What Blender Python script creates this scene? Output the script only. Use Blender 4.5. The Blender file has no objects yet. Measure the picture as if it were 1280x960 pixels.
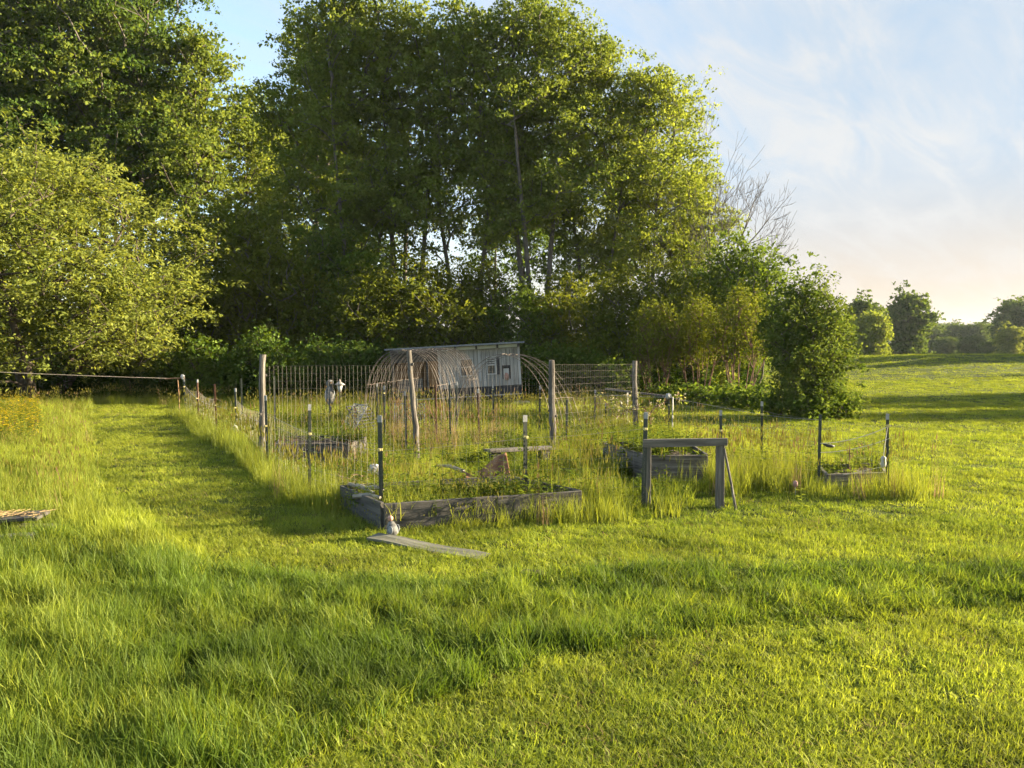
import bpy, math, random
import numpy as np
from mathutils import Vector, Matrix, Euler

random.seed(7)
RNG = np.random.default_rng(7)
scene = bpy.context.scene
COL = scene.collection
R = math.radians
PI = math.pi

# ------------------------------------------------------------------ camera
CAM_H = 2.3
F = 960.0                      # focal length in photograph pixels (1280 wide)
TH = math.atan(50 / F)         # the camera looks slightly down
cam_d = bpy.data.cameras.new('camera')
cam = bpy.data.objects.new('camera', cam_d)
COL.objects.link(cam)
cam_d.sensor_width = 36
cam_d.lens = 36 * F / 1280
cam_d.clip_start = 0.1
cam_d.clip_end = 6000
cam.location = (0, 0, CAM_H)
cam.rotation_euler = (PI / 2 - TH, 0, 0)
scene.camera = cam

SUN_AZ = R(79)                 # to the right of straight ahead
SUN_EL = R(14.5)
SUN_DIR = Vector((math.sin(SUN_AZ) * math.cos(SUN_EL), math.cos(SUN_AZ) * math.cos(SUN_EL), math.sin(SUN_EL)))


def ray(px, py):
    cx, cy = (px - 640) / F, (480 - py) / F
    return Vector((cx, math.cos(TH) + cy * math.sin(TH), -math.sin(TH) + cy * math.cos(TH)))


def P(px, py, z=0.0):
    """the point of the level z seen at a place of the photograph (used once, to survey the garden)"""
    d = ray(px, py)
    t = (z - CAM_H) / d.z
    return Vector((d.x * t, d.y * t, z))


def A(px, py, y):
    """the point at distance y seen at a place of the photograph"""
    d = ray(px, py)
    t = y / d.y
    return Vector((d.x * t, y, CAM_H + d.z * t))


# ------------------------------------------------------------------ noise on arrays
def _hash(i, j, s):
    n = (i * 374761393 + j * 668265263 + s * 1442695041) & 0xFFFFFFFF
    n = ((n ^ (n >> 13)) * 1274126177) & 0xFFFFFFFF
    n = (n ^ (n >> 16)) & 0xFFFFFFFF
    return n / 4294967295.0


def vnoise(x, y, s=0):
    x = np.asarray(x, float); y = np.asarray(y, float)
    i = np.floor(x).astype(np.int64); j = np.floor(y).astype(np.int64)
    fx = x - i; fy = y - j
    fx = fx * fx * (3 - 2 * fx); fy = fy * fy * (3 - 2 * fy)
    a = _hash(i, j, s); b = _hash(i + 1, j, s); c = _hash(i, j + 1, s); d = _hash(i + 1, j + 1, s)
    return (a * (1 - fx) + b * fx) * (1 - fy) + (c * (1 - fx) + d * fx) * fy


def fbm(x, y, s=0, o=3):
    t, a, n = 0, 0.5, 0
    for k in range(o):
        t = t + a * vnoise(x * 2 ** k, y * 2 ** k, s + k * 17); n += a; a *= .5
    return t / n


def ground_z(x, y):
    x = np.asarray(x, float); y = np.asarray(y, float)
    bank = np.exp(-(np.maximum(0, 34 - x) / 11) ** 2 - (np.maximum(0, x - 60) / 40) ** 2) * np.exp(-(np.where(y < 62, (y - 62) / 15, (y - 62) / 24)) ** 2)
    z = bank * (1.15 + .35 * (fbm(x * .16, y * .30, 13) - .5) + .22 * (fbm(x * .5, y * .9, 15) - .5))
    near = np.exp(-((y - 7) / 5) ** 2)
    z = z + near * 0.10 * (fbm(x * .7, y * .9, 3) - .5)
    far = np.clip((y - 25) / 30, 0, 1)
    z = z + far * 0.35 * (fbm(x * .06, y * .06, 9) - .5)
    rise = np.clip((x - 10) / 30, 0, 1) * np.clip((y - 22) / 40, 0, 1) * np.clip((140 - y) / 60, 0, 1)
    z = z + rise * .25
    return z


def gz(x, y):
    return float(ground_z(np.array([x]), np.array([y]))[0])


# ------------------------------------------------------------------ materials
def new_mat(name):
    m = bpy.data.materials.new(name)
    m.use_nodes = True
    nt = m.node_tree
    nt.nodes.clear()
    out = nt.nodes.new('ShaderNodeOutputMaterial')
    return m, nt, out


def N(nt, t, **kw):
    n = nt.nodes.new(t)
    for k, v in kw.items():
        setattr(n, k, v)
    return n


def ramp(nt, stops):
    r = N(nt, 'ShaderNodeValToRGB')
    el = r.color_ramp.elements
    while len(el) > 1:
        el.remove(el[-1])
    el[0].position = stops[0][0]; el[0].color = (*stops[0][1], 1)
    for p, c in stops[1:]:
        e = el.new(p); e.color = (*c, 1)
    return r


def leaf_mat(name, dark, light, trans=.42, gloss=.0, attr_type='GEOMETRY', tr_tint=(1.32, 1.20, .60), pos_scale=0.0):
    m, nt, out = new_mat(name)
    at = N(nt, 'ShaderNodeAttribute', attribute_type=attr_type, attribute_name='tint')
    mid = tuple((a + b) / 2 for a, b in zip(dark, light))
    rp = ramp(nt, [(0, dark), (.5, mid), (1, light)])
    nt.links.new(at.outputs['Fac'], rp.inputs[0])
    col = rp.outputs[0]
    if pos_scale:
        g = N(nt, 'ShaderNodeNewGeometry')
        nz = N(nt, 'ShaderNodeTexNoise')
        nz.inputs['Scale'].default_value = pos_scale
        nt.links.new(g.outputs['Position'], nz.inputs['Vector'])
        hs = N(nt, 'ShaderNodeHueSaturation')
        mp = N(nt, 'ShaderNodeMapRange')
        mp.inputs[1].default_value = .3; mp.inputs[2].default_value = .7
        mp.inputs[3].default_value = .75; mp.inputs[4].default_value = 1.25
        nt.links.new(nz.outputs['Fac'], mp.inputs[0])
        nt.links.new(mp.outputs[0], hs.inputs['Value'])
        nt.links.new(col, hs.inputs['Color'])
        col = hs.outputs[0]
    d = N(nt, 'ShaderNodeBsdfDiffuse')
    t = N(nt, 'ShaderNodeBsdfTranslucent')
    tm = N(nt, 'ShaderNodeMix', data_type='RGBA', blend_type='MULTIPLY')
    tm.inputs[0].default_value = 1
    tm.inputs[7].default_value = (*tr_tint, 1)
    nt.links.new(col, tm.inputs[6])
    nt.links.new(col, d.inputs[0])
    nt.links.new(tm.outputs[2], t.inputs[0])
    mx = N(nt, 'ShaderNodeMixShader'); mx.inputs[0].default_value = trans
    nt.links.new(d.outputs[0], mx.inputs[1]); nt.links.new(t.outputs[0], mx.inputs[2])
    gl = N(nt, 'ShaderNodeBsdfGlossy'); gl.inputs['Roughness'].default_value = .6
    gl.inputs[0].default_value = (.8, .85, .8, 1)
    m2 = N(nt, 'ShaderNodeMixShader'); m2.inputs[0].default_value = gloss
    nt.links.new(mx.outputs[0], m2.inputs[1]); nt.links.new(gl.outputs[0], m2.inputs[2])
    nt.links.new(m2.outputs[0], out.inputs[0])
    return m


def rough_mat(name, stops, scale=(4, 4, 4), rough=.85, metallic=0.0, bump=.3, detail=6, spec=.3):
    """stretched-noise material: wood grain, bark, rust, stone"""
    m, nt, out = new_mat(name)
    tc = N(nt, 'ShaderNodeTexCoord')
    mp = N(nt, 'ShaderNodeMapping'); mp.inputs['Scale'].default_value = scale
    nt.links.new(tc.outputs['Object'], mp.inputs[0])
    oi = N(nt, 'ShaderNodeObjectInfo')
    ad = N(nt, 'ShaderNodeVectorMath', operation='ADD')
    sc = N(nt, 'ShaderNodeVectorMath', operation='SCALE'); sc.inputs['Scale'].default_value = 37
    cb = N(nt, 'ShaderNodeCombineXYZ')
    for i in range(3):
        nt.links.new(oi.outputs['Random'], cb.inputs[i])
    nt.links.new(cb.outputs[0], sc.inputs[0])
    nt.links.new(mp.outputs[0], ad.inputs[0]); nt.links.new(sc.outputs[0], ad.inputs[1])
    nz = N(nt, 'ShaderNodeTexNoise'); nz.inputs['Scale'].default_value = 1
    nz.inputs['Detail'].default_value = detail; nz.inputs['Roughness'].default_value = .65
    nt.links.new(ad.outputs[0], nz.inputs['Vector'])
    rp = ramp(nt, stops)
    nt.links.new(nz.outputs['Fac'], rp.inputs[0])
    b = N(nt, 'ShaderNodeBsdfPrincipled')
    b.inputs['Roughness'].default_value = rough; b.inputs['Metallic'].default_value = metallic
    b.inputs['Specular IOR Level'].default_value = spec
    nt.links.new(rp.outputs[0], b.inputs['Base Color'])
    if bump:
        bp = N(nt, 'ShaderNodeBump'); bp.inputs['Strength'].default_value = bump; bp.inputs['Distance'].default_value = .02
        nt.links.new(nz.outputs['Fac'], bp.inputs['Height'])
        nt.links.new(bp.outputs[0], b.inputs['Normal'])
    nt.links.new(b.outputs[0], out.inputs[0])
    return m


M = {}
M['maple'] = leaf_mat('maple leaf', (.09, .13, .026), (.20, .245, .05), .50)
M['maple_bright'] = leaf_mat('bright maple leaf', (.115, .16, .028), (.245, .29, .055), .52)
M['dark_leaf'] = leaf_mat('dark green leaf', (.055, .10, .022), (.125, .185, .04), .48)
M['willow'] = leaf_mat('grey green willow leaf', (.11, .145, .028), (.265, .295, .068), .48)
M['shrub_olive'] = leaf_mat('olive shrub leaf', (.075, .10, .014), (.165, .19, .03), .46)
M['shrub_green'] = leaf_mat('green shrub leaf', (.055, .095, .016), (.14, .195, .034), .48)
M['shrub_lit'] = leaf_mat('light shrub leaf', (.05, .085, .018), (.135, .175, .038), .46)
M['ivy'] = leaf_mat('ivy leaf', (.035, .075, .010), (.12, .17, .018), .35, gloss=.01)
M['far_leaf'] = leaf_mat('far tree leaf', (.05, .085, .018), (.12, .165, .035), .42)
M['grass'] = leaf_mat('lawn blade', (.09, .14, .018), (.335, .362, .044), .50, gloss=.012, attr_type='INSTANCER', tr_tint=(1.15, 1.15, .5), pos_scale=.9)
M['tall_grass'] = leaf_mat('tall grass blade', (.14, .18, .02), (.31, .34, .055), .50, gloss=.012, attr_type='INSTANCER', tr_tint=(1.2, 1.1, .5), pos_scale=.7)
M['weed'] = leaf_mat('weed leaf', (.07, .11, .016), (.155, .195, .036), .48, attr_type='INSTANCER', pos_scale=.8)
M['dry'] = leaf_mat('dry stalk', (.17, .11, .055), (.34, .25, .14), .35, attr_type='INSTANCER', tr_tint=(1.1, 1, .8))
M['seed'] = leaf_mat('seed head', (.16, .165, .03), (.27, .26, .07), .4, attr_type='INSTANCER', tr_tint=(1.1, 1, .7))
M['yellow'] = leaf_mat('yellow petal', (.5, .36, .01), (.65, .48, .02), .35, attr_type='INSTANCER', tr_tint=(1.1, 1, .5))
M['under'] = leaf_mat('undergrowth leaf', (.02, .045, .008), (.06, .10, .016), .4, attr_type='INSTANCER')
M['blossom'] = leaf_mat('pale blossom', (.30, .28, .22), (.50, .47, .38), .4)
M['bark'] = rough_mat('grey bark', [(.3, (.05, .042, .034)), (.7, (.15, .13, .11))], (9, 9, 2.5), .95, bump=.5)
M['bark_dark'] = rough_mat('dark bark', [(.3, (.03, .024, .018)), (.7, (.085, .066, .05))], (9, 9, 2.5), .95, bump=.5)
M['bark_red'] = rough_mat('reddish bark', [(.3, (.07, .035, .022)), (.7, (.17, .095, .06))], (9, 9, 2.5), .9, bump=.3)
M['wood_post'] = rough_mat('weathered grey post', [(.30, (.03, .026, .022)), (.5, (.10, .088, .075)), (.72, (.23, .21, .185))], (30, 30, 1.4), .95, bump=1.0)
M['wood_board'] = rough_mat('weathered board', [(.28, (.042, .035, .029)), (.5, (.115, .10, .085)), (.78, (.23, .205, .178))], (1.6, 26, 26), .9, bump=.5)
M['wood_dark'] = rough_mat('dark grained board', [(.3, (.028, .025, .022)), (.7, (.10, .092, .083))], (1.8, 22, 22), .85, bump=.5)  # dark base tone with stretched grain
M['wood_pale'] = rough_mat('pale bleached board', [(.3, (.13, .115, .09)), (.7, (.30, .275, .23))], (1.6, 20, 20), .9, bump=.4)
M['wood_plank'] = rough_mat('mossy plank', [(.3, (.07, .068, .045)), (.7, (.21, .20, .15))], (1.6, 20, 20), .95, bump=.5)
M['wood_brown'] = rough_mat('brown stick', [(.3, (.13, .07, .03)), (.7, (.32, .20, .10))], (14, 14, 3), .85, bump=.4)
M['siding'] = rough_mat('weathered grey siding', [(.25, (.12, .113, .105)), (.5, (.29, .277, .258)), (.8, (.43, .415, .395))], (14, 14, .9), .88, bump=.4)
M['siding_pale'] = rough_mat('pale grey trim', [(.25, (.27, .265, .255)), (.8, (.50, .49, .475))], (14, 14, .9), .8, bump=.2)
M['inner_brown'] = rough_mat('brown plywood', [(.3, (.10, .05, .02)), (.7, (.24, .13, .055))], (5, 5, 1.2), .8, bump=.2)
M['post_green'] = rough_mat('dark green painted steel', [(.3, (.012, .018, .013)), (.7, (.035, .042, .03))], (20, 20, 6), .5, .0, .1, spec=.5)
M['post_rust'] = rough_mat('rusty steel', [(.3, (.045, .022, .014)), (.7, (.16, .075, .04))], (20, 20, 8), .75, .2, .3)
M['white_tip'] = rough_mat('worn white paint', [(.3, (.17, .17, .165)), (.6, (.30, .30, .29))], (30, 30, 20), .6, 0, .1)
M['insulator'] = rough_mat('yellow plastic', [(.3, (.34, .28, .11)), (.7, (.50, .43, .18))], (20, 20, 20), .45, 0, 0)
M['insulator_white'] = rough_mat('white plastic', [(.3, (.26, .26, .25)), (.7, (.42, .42, .41))], (20, 20, 20), .4, 0, 0)
M['wire'] = rough_mat('galvanised wire', [(.3, (.22, .22, .21)), (.7, (.40, .40, .38))], (20, 20, 20), .5, .4, 0)
M['wire_old'] = rough_mat('dull old wire', [(.3, (.16, .14, .12)), (.7, (.36, .33, .29))], (20, 20, 20), .6, .3, 0)
M['arch_wire'] = rough_mat('rusty wire', [(.3, (.08, .06, .048)), (.7, (.21, .175, .145))], (20, 20, 20), .6, .3, 0)
M['rope'] = rough_mat('pale rope', [(.3, (.35, .32, .26)), (.7, (.55, .51, .43))], (40, 40, 40), .9, 0, 0)
M['net_black'] = rough_mat('black plastic net', [(.3, (.012, .012, .014)), (.7, (.04, .04, .045))], (20, 20, 20), .55, 0, 0)
M['net_grey'] = rough_mat('grey netting', [(.3, (.10, .11, .12)), (.7, (.24, .25, .26))], (20, 20, 20), .7, 0, 0)
M['black'] = rough_mat('black sheet', [(.3, (.012, .012, .014)), (.7, (.035, .035, .04))], (3, 3, 3), .6, 0, .1)
M['rubber'] = rough_mat('tyre rubber', [(.3, (.012, .012, .012)), (.7, (.03, .03, .03))], (10, 10, 10), .8, 0, .1)
M['rust'] = rough_mat('rusted sheet', [(.3, (.05, .022, .012)), (.5, (.17, .075, .03)), (.72, (.30, .17, .085))], (5, 5, 5), .8, .1, .4)
M['stone'] = rough_mat('pale stone', [(.35, (.045, .045, .045)), (.65, (.18, .178, .17))], (16, 16, 16), .85, 0, .4)
M['white'] = rough_mat('chalky white', [(.3, (.22, .215, .205)), (.7, (.42, .41, .39))], (12, 12, 12), .8, 0, .2)
M['pink'] = rough_mat('faded pink', [(.3, (.28, .15, .12)), (.7, (.42, .25, .20))], (20, 20, 20), .7, 0, .1)
M['soil'] = rough_mat('dark garden soil', [(.3, (.022, .016, .011)), (.7, (.075, .055, .038))], (14, 14, 14), .97, 0, .8)
M['clerestory'] = rough_mat('reflection tinted panel', [(.3, (.55, .60, .64)), (.7, (.74, .78, .80))], (3, 3, 3), .35, 0, 0)  # whitish blue colour stands in for light reflected by clear panels
M['straw'] = rough_mat('dry straw', [(.3, (.20, .13, .06)), (.7, (.38, .28, .15))], (30, 30, 30), .95, 0, .3)
M['red'] = rough_mat('faded red plastic', [(.3, (.28, .04, .02)), (.7, (.42, .09, .05))], (20, 20, 20), .6, 0, 0)


def glass_mat():
    m, nt, out = new_mat('dusty window glass')
    b = N(nt, 'ShaderNodeBsdfPrincipled')
    b.inputs['Base Color'].default_value = (.035, .038, .045, 1)
    b.inputs['Roughness'].default_value = .12
    b.inputs['Specular IOR Level'].default_value = .7
    nt.links.new(b.outputs[0], out.inputs[0])
    return m


M['glass'] = glass_mat()


def ground_mat():
    m, nt, out = new_mat('turf soil')
    g = N(nt, 'ShaderNodeNewGeometry')
    nz = N(nt, 'ShaderNodeTexNoise'); nz.inputs['Scale'].default_value = 1.3; nz.inputs['Detail'].default_value = 8
    nt.links.new(g.outputs['Position'], nz.inputs['Vector'])
    rp = ramp(nt, [(.30, (.030, .034, .010)), (.5, (.055, .072, .010)), (.72, (.09, .105, .016))])
    nt.links.new(nz.outputs['Fac'], rp.inputs[0])
    b = N(nt, 'ShaderNodeBsdfPrincipled'); b.inputs['Roughness'].default_value = .95
    b.inputs['Specular IOR Level'].default_value = .1
    nt.links.new(rp.outputs[0], b.inputs['Base Color'])
    n2 = N(nt, 'ShaderNodeTexNoise'); n2.inputs['Scale'].default_value = 22; n2.inputs['Detail'].default_value = 6
    nt.links.new(g.outputs['Position'], n2.inputs['Vector'])
    bp = N(nt, 'ShaderNodeBump'); bp.inputs['Strength'].default_value = .8; bp.inputs['Distance'].default_value = .05
    nt.links.new(n2.outputs['Fac'], bp.inputs['Height']); nt.links.new(bp.outputs[0], b.inputs['Normal'])
    nt.links.new(b.outputs[0], out.inputs[0])
    return m


M['ground'] = ground_mat()
M['path'] = rough_mat('sandy track', [(.3, (.20, .15, .10)), (.7, (.36, .29, .20))], (.6, .6, .6), .95, 0, .2)
M['hills'] = rough_mat('wooded hill', [(.35, (.02, .04, .015)), (.65, (.05, .08, .025))], (.03, .03, .03), .95, 0, .6)


# ------------------------------------------------------------------ mesh building
class MB:
    def __init__(self):
        self.v = []; self.f = []

    def add(self, vs, fs):
        o = len(self.v)
        self.v += [tuple(p) for p in vs]
        self.f += [tuple(i + o for i in f) for f in fs]
        return self

    def box(self, c, s, rot=None, jit=0.0):
        sx, sy, sz = s[0] / 2, s[1] / 2, s[2] / 2
        vs = [Vector((x * sx, y * sy, z * sz)) for z in (-1, 1) for y in (-1, 1) for x in (-1, 1)]
        if jit:
            vs = [p + Vector([random.uniform(-jit, jit) for _ in range(3)]) for p in vs]
        if rot is not None:
            vs = [rot @ p for p in vs]
        c = Vector(c)
        return self.add([p + c for p in vs], [(0, 2, 3, 1), (4, 5, 7, 6), (0, 1, 5, 4), (2, 6, 7, 3), (0, 4, 6, 2), (1, 3, 7, 5)])

    def beam(self, a, b, w, h, roll=0.0):
        """square bar from a to b"""
        a, b = Vector(a), Vector(b)
        d = (b - a); L = d.length
        q = d.to_track_quat('X', 'Z').to_matrix() @ Matrix.Rotation(roll, 3, 'X')
        return self.box((a + b) / 2, (L, w, h), q)

    def tube(self, pts, rad, n=6, cap=True):
        pts = [Vector(p) for p in pts]
        if not hasattr(rad, '__len__'):
            rad = [rad] * len(pts)
        vs, fs = [], []
        u = None
        for i, p in enumerate(pts):
            t = (pts[min(i + 1, len(pts) - 1)] - pts[max(i - 1, 0)]).normalized()
            if u is None:
                u = t.orthogonal().normalized()
            else:
                u = (u - t * u.dot(t))
                u = u.normalized() if u.length > 1e-6 else t.orthogonal().normalized()
            w = t.cross(u)
            for k in range(n):
                a = 2 * PI * k / n
                vs.append(p + (u * math.cos(a) + w * math.sin(a)) * rad[i])
        for i in range(len(pts) - 1):
            for k in range(n):
                a, b = i * n + k, i * n + (k + 1) % n
                fs.append((a, b, b + n, a + n))
        if cap:
            fs.append(tuple(range(n - 1, -1, -1)))
            fs.append(tuple((len(pts) - 1) * n + k for k in range(n)))
        return self.add(vs, fs)

    def lathe(self, prof, n=16, c=(0, 0, 0)):
        """(radius, z) profile turned about a vertical axis"""
        return self.tube_rings([(r, z) for r, z in prof], n, c)

    def tube_rings(self, prof, n, c):
        vs, fs = [], []
        for r, z in prof:
            for k in range(n):
                a = 2 * PI * k / n
                vs.append((c[0] + r * math.cos(a), c[1] + r * math.sin(a), c[2] + z))
        for i in range(len(prof) - 1):
            for k in range(n):
                a, b = i * n + k, i * n + (k + 1) % n
                fs.append((a, b, b + n, a + n))
        fs.append(tuple(range(n - 1, -1, -1)))
        fs.append(tuple((len(prof) - 1) * n + k for k in range(n)))
        return self.add(vs, fs)

    def lump(self, c, r, n=10, rough=.2, squash=(1, 1, 1), seed=0):
        rr = random.Random(seed)
        vs, fs = [], []
        m = n
        for i in range(m + 1):
            ph = PI * i / m
            for k in range(n * 2):
                a = PI * k / n
                if i in (0, m):
                    q = 1
                else:
                    q = 1 + rough * (rr.random() - .5) * 2
                vs.append((c[0] + r * q * squash[0] * math.sin(ph) * math.cos(a),
                           c[1] + r * q * squash[1] * math.sin(ph) * math.sin(a),
                           c[2] + r * q * squash[2] * math.cos(ph)))
        w = n * 2
        for i in range(m):
            for k in range(w):
                a, b = i * w + k, i * w + (k + 1) % w
                fs.append((a, a + w, b + w, b))
        return self.add(vs, fs)

    def mesh(self, name, mat, smooth=False):
        me = bpy.data.meshes.new(name)
        me.from_pydata(self.v, [], self.f)
        me.materials.append(mat)
        if smooth:
            me.polygons.foreach_set('use_smooth', [True] * len(me.polygons))
        me.update()
        return me

    def build(self, name, mat, parent=None, loc=None, rot=None, smooth=False, bevel=0.0):
        o = bpy.data.objects.new(name, self.mesh(name, mat, smooth))
        COL.objects.link(o)
        if parent is not None:
            o.parent = parent
        if loc is not None:
            o.location = loc
        if rot is not None:
            o.rotation_euler = rot
        if bevel:
            b = o.modifiers.new('bevel', 'BEVEL'); b.width = bevel; b.segments = 2; b.limit_method = 'ANGLE'
        return o


def tag(o, label=None, cat=None, group=None, kind=None):
    if label: o['label'] = label
    if cat: o['category'] = cat
    if group: o['group'] = group
    if kind: o['kind'] = kind
    return o


def thing(name, label, cat, loc=(0, 0, 0), rotz=0.0, group=None):
    o = bpy.data.objects.new(name, None)
    COL.objects.link(o)
    o.empty_display_size = .2
    o.location = loc
    o.rotation_euler = (0, 0, rotz)
    return tag(o, label, cat, group)


def np_mesh(name, V, polys_n, idx, mats, tint=None, mat_idx=None, smooth=False):
    """fast mesh from arrays: V (n,3); polys_n sizes per face; idx flat vertex indices"""
    me = bpy.data.meshes.new(name)
    me.vertices.add(len(V))
    me.vertices.foreach_set('co', np.ascontiguousarray(V, dtype=np.float32).ravel())
    me.loops.add(len(idx))
    me.loops.foreach_set('vertex_index', np.ascontiguousarray(idx, dtype=np.int32))
    me.polygons.add(len(polys_n))
    st = np.concatenate([[0], np.cumsum(polys_n)[:-1]]).astype(np.int32)
    me.polygons.foreach_set('loop_start', st)
    for m in mats:
        me.materials.append(m)
    if mat_idx is not None:
        me.polygons.foreach_set('material_index', np.ascontiguousarray(mat_idx, dtype=np.int32))
    if smooth:
        me.polygons.foreach_set('use_smooth', np.ones(len(polys_n), dtype=bool))
    if tint is not None:
        a = me.attributes.new('tint', 'FLOAT', 'POINT')
        a.data.foreach_set('value', np.ascontiguousarray(tint, dtype=np.float32))
    me.update(calc_edges=True)
    return me


# ------------------------------------------------------------------ trees
def unit(v):
    return v / np.maximum(np.linalg.norm(v, axis=-1, keepdims=True), 1e-9)


def sample_blobs(blobs, n, rng, surf=.55):
    """points in a union of ellipsoids, more of them near the outside"""
    vol = np.array([b[3] * b[4] * b[5] for b in blobs]) ** .75
    k = rng.choice(len(blobs), n, p=vol / vol.sum())
    B = np.array(blobs)[k]
    d = unit(rng.normal(size=(n, 3)))
    r = rng.random(n) ** (1 / 3)
    r = np.where(rng.random(n) < surf, .72 + .33 * rng.random(n), r)
    return B[:, :3] + d * r[:, None] * B[:, 3:6]


def grow_tree(stems, tips, rng, r_tip=.012, power=.46, step=.55, rise=.5):
    """stems: polylines from the ground up; every tip is joined to the skeleton by a curved branch"""
    pos, par = [], []
    for s in stems:
        for i, p in enumerate(s):
            par.append(-1 if i == 0 else len(pos) - 1)
            pos.append(np.array(p, float))
    n0 = len(pos)
    cap = n0 + len(tips) * 14
    PP = np.zeros((cap, 3)); PP[:n0] = np.array(pos)
    par = par + [0] * (cap - n0)
    n = n0
    base_i = set(i for i in range(n0) if par[i] == -1)
    d0 = np.min(np.linalg.norm(tips[:, None, :] - PP[None, :n0, :], axis=2), axis=1)
    order = np.argsort(d0 + rng.random(len(tips)) * .8)
    tipnode = np.zeros(len(tips), int)
    zmin = np.array([s[0][2] for s in stems]).min()
    for t in order:
        T = tips[t]
        D = PP[:n] - T
        dist = np.linalg.norm(D, axis=1)
        hz = np.hypot(D[:, 0], D[:, 1])
        cost = dist + 1.1 * np.maximum(0, PP[:n, 2] - (T[2] - rise * hz)) + .6 * (PP[:n, 2] < zmin + .4)
        j = int(np.argmin(cost))
        a = PP[j]; L = dist[j]
        m = max(1, min(12, int(L / step)))
        side = rng.normal(size=3) * .07 * L
        mid = (a + T) / 2 + np.array([0, 0, .10 * L]) + side
        prev = j
        for q in range(1, m + 1):
            u = q / m
            p = (1 - u) ** 2 * a + 2 * u * (1 - u) * mid + u * u * T
            PP[n] = p; par[n] = prev; prev = n; n += 1
        tipnode[t] = prev
    cnt = np.zeros(n)
    cnt[tipnode] += 1
    for i in range(n - 1, -1, -1):
        if par[i] >= 0:
            cnt[par[i]] += cnt[i] if i >= n0 else 0
    # stems: accumulate downwards
    for i in range(n0 - 1, -1, -1):
        if par[i] >= 0:
            cnt[par[i]] += cnt[i]
    rad = r_tip * np.maximum(cnt, 1) ** power
    return PP[:n], np.array(par[:n]), rad, n0


def limb_mesh(name, PP, par, rad, mat, min_r=0.0):
    ch = np.where(par >= 0)[0]
    ch = ch[rad[ch] >= min_r]
    a = PP[par[ch]]; b = PP[ch]
    ra = np.minimum(rad[par[ch]], rad[ch] * 1.35); rb = rad[ch]
    t = unit(b - a)
    ref = np.where(np.abs(t[:, 2:3]) < .9, np.array([[0, 0, 1.0]]), np.array([[1.0, 0, 0]]))
    u = unit(np.cross(t, ref)); w = np.cross(t, u)
    k = 6
    ang = np.arange(k) * 2 * PI / k
    ring = u[:, None, :] * np.cos(ang)[None, :, None] + w[:, None, :] * np.sin(ang)[None, :, None]
    V = np.concatenate([a[:, None, :] + ring * ra[:, None, None], (b + t * rb[:, None] * .3)[:, None, :] + ring * rb[:, None, None]], axis=1)
    n = len(ch)
    q = np.arange(k)
    quad = np.stack([q, (q + 1) % k, (q + 1) % k + k, q + k], axis=1)
    idx = (quad[None] + (np.arange(n) * 2 * k)[:, None, None]).reshape(-1)
    return np_mesh(name, V.reshape(-1, 3), np.full(n * k, 4), idx, [mat], smooth=True)


def leaf_mesh(name, cen, mat, rng, size=.14, width=.6, up=.6, tint=None, droop=.0, out=None):
    """one kite-shaped leaf (or small clump of leaves) per centre"""
    n = len(cen)
    nrm = rng.normal(size=(n, 3)); nrm[:, 2] = np.abs(nrm[:, 2]) + up
    nrm = unit(nrm)
    d = rng.normal(size=(n, 3))
    if out is not None:
        d = d + out * 1.2
    d[:, 2] -= droop
    d = unit(d - nrm * np.sum(d * nrm, axis=1, keepdims=True))
    s = np.cross(nrm, d)
    L = size * (.5 + 1.15 * rng.random(n) ** 1.6)[:, None]
    W = L * width * .5
    fold = nrm * L * .12
    V = np.stack([cen - d * L * .5, cen + s * W + fold, cen + d * L * .5, cen - s * W + fold], axis=1).reshape(-1, 3)
    idx = np.arange(4 * n)
    tt = np.repeat(np.clip(tint, 0, 1), 4)
    return np_mesh(name, V, np.full(n, 4), idx, [mat], tint=tt)


def leaves_on(tips, par_dir, per, rng, sig=(.42, .42, .20), clump=None):
    n = len(tips)
    cnt = np.maximum(3, (per * (.5 + rng.random(n))).astype(int))
    k = np.repeat(np.arange(n), cnt)
    tw = 7
    twig = rng.normal(size=(n, tw, 3)) * np.array(sig)
    c = tips[k] + twig[k, rng.integers(0, tw, len(k))] + rng.normal(size=(len(k), 3)) * np.array(sig) * .33
    base = rng.random(n) * .55 + .15
    t = base[k] + rng.normal(size=len(k)) * .16
    return c, t, k


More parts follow.
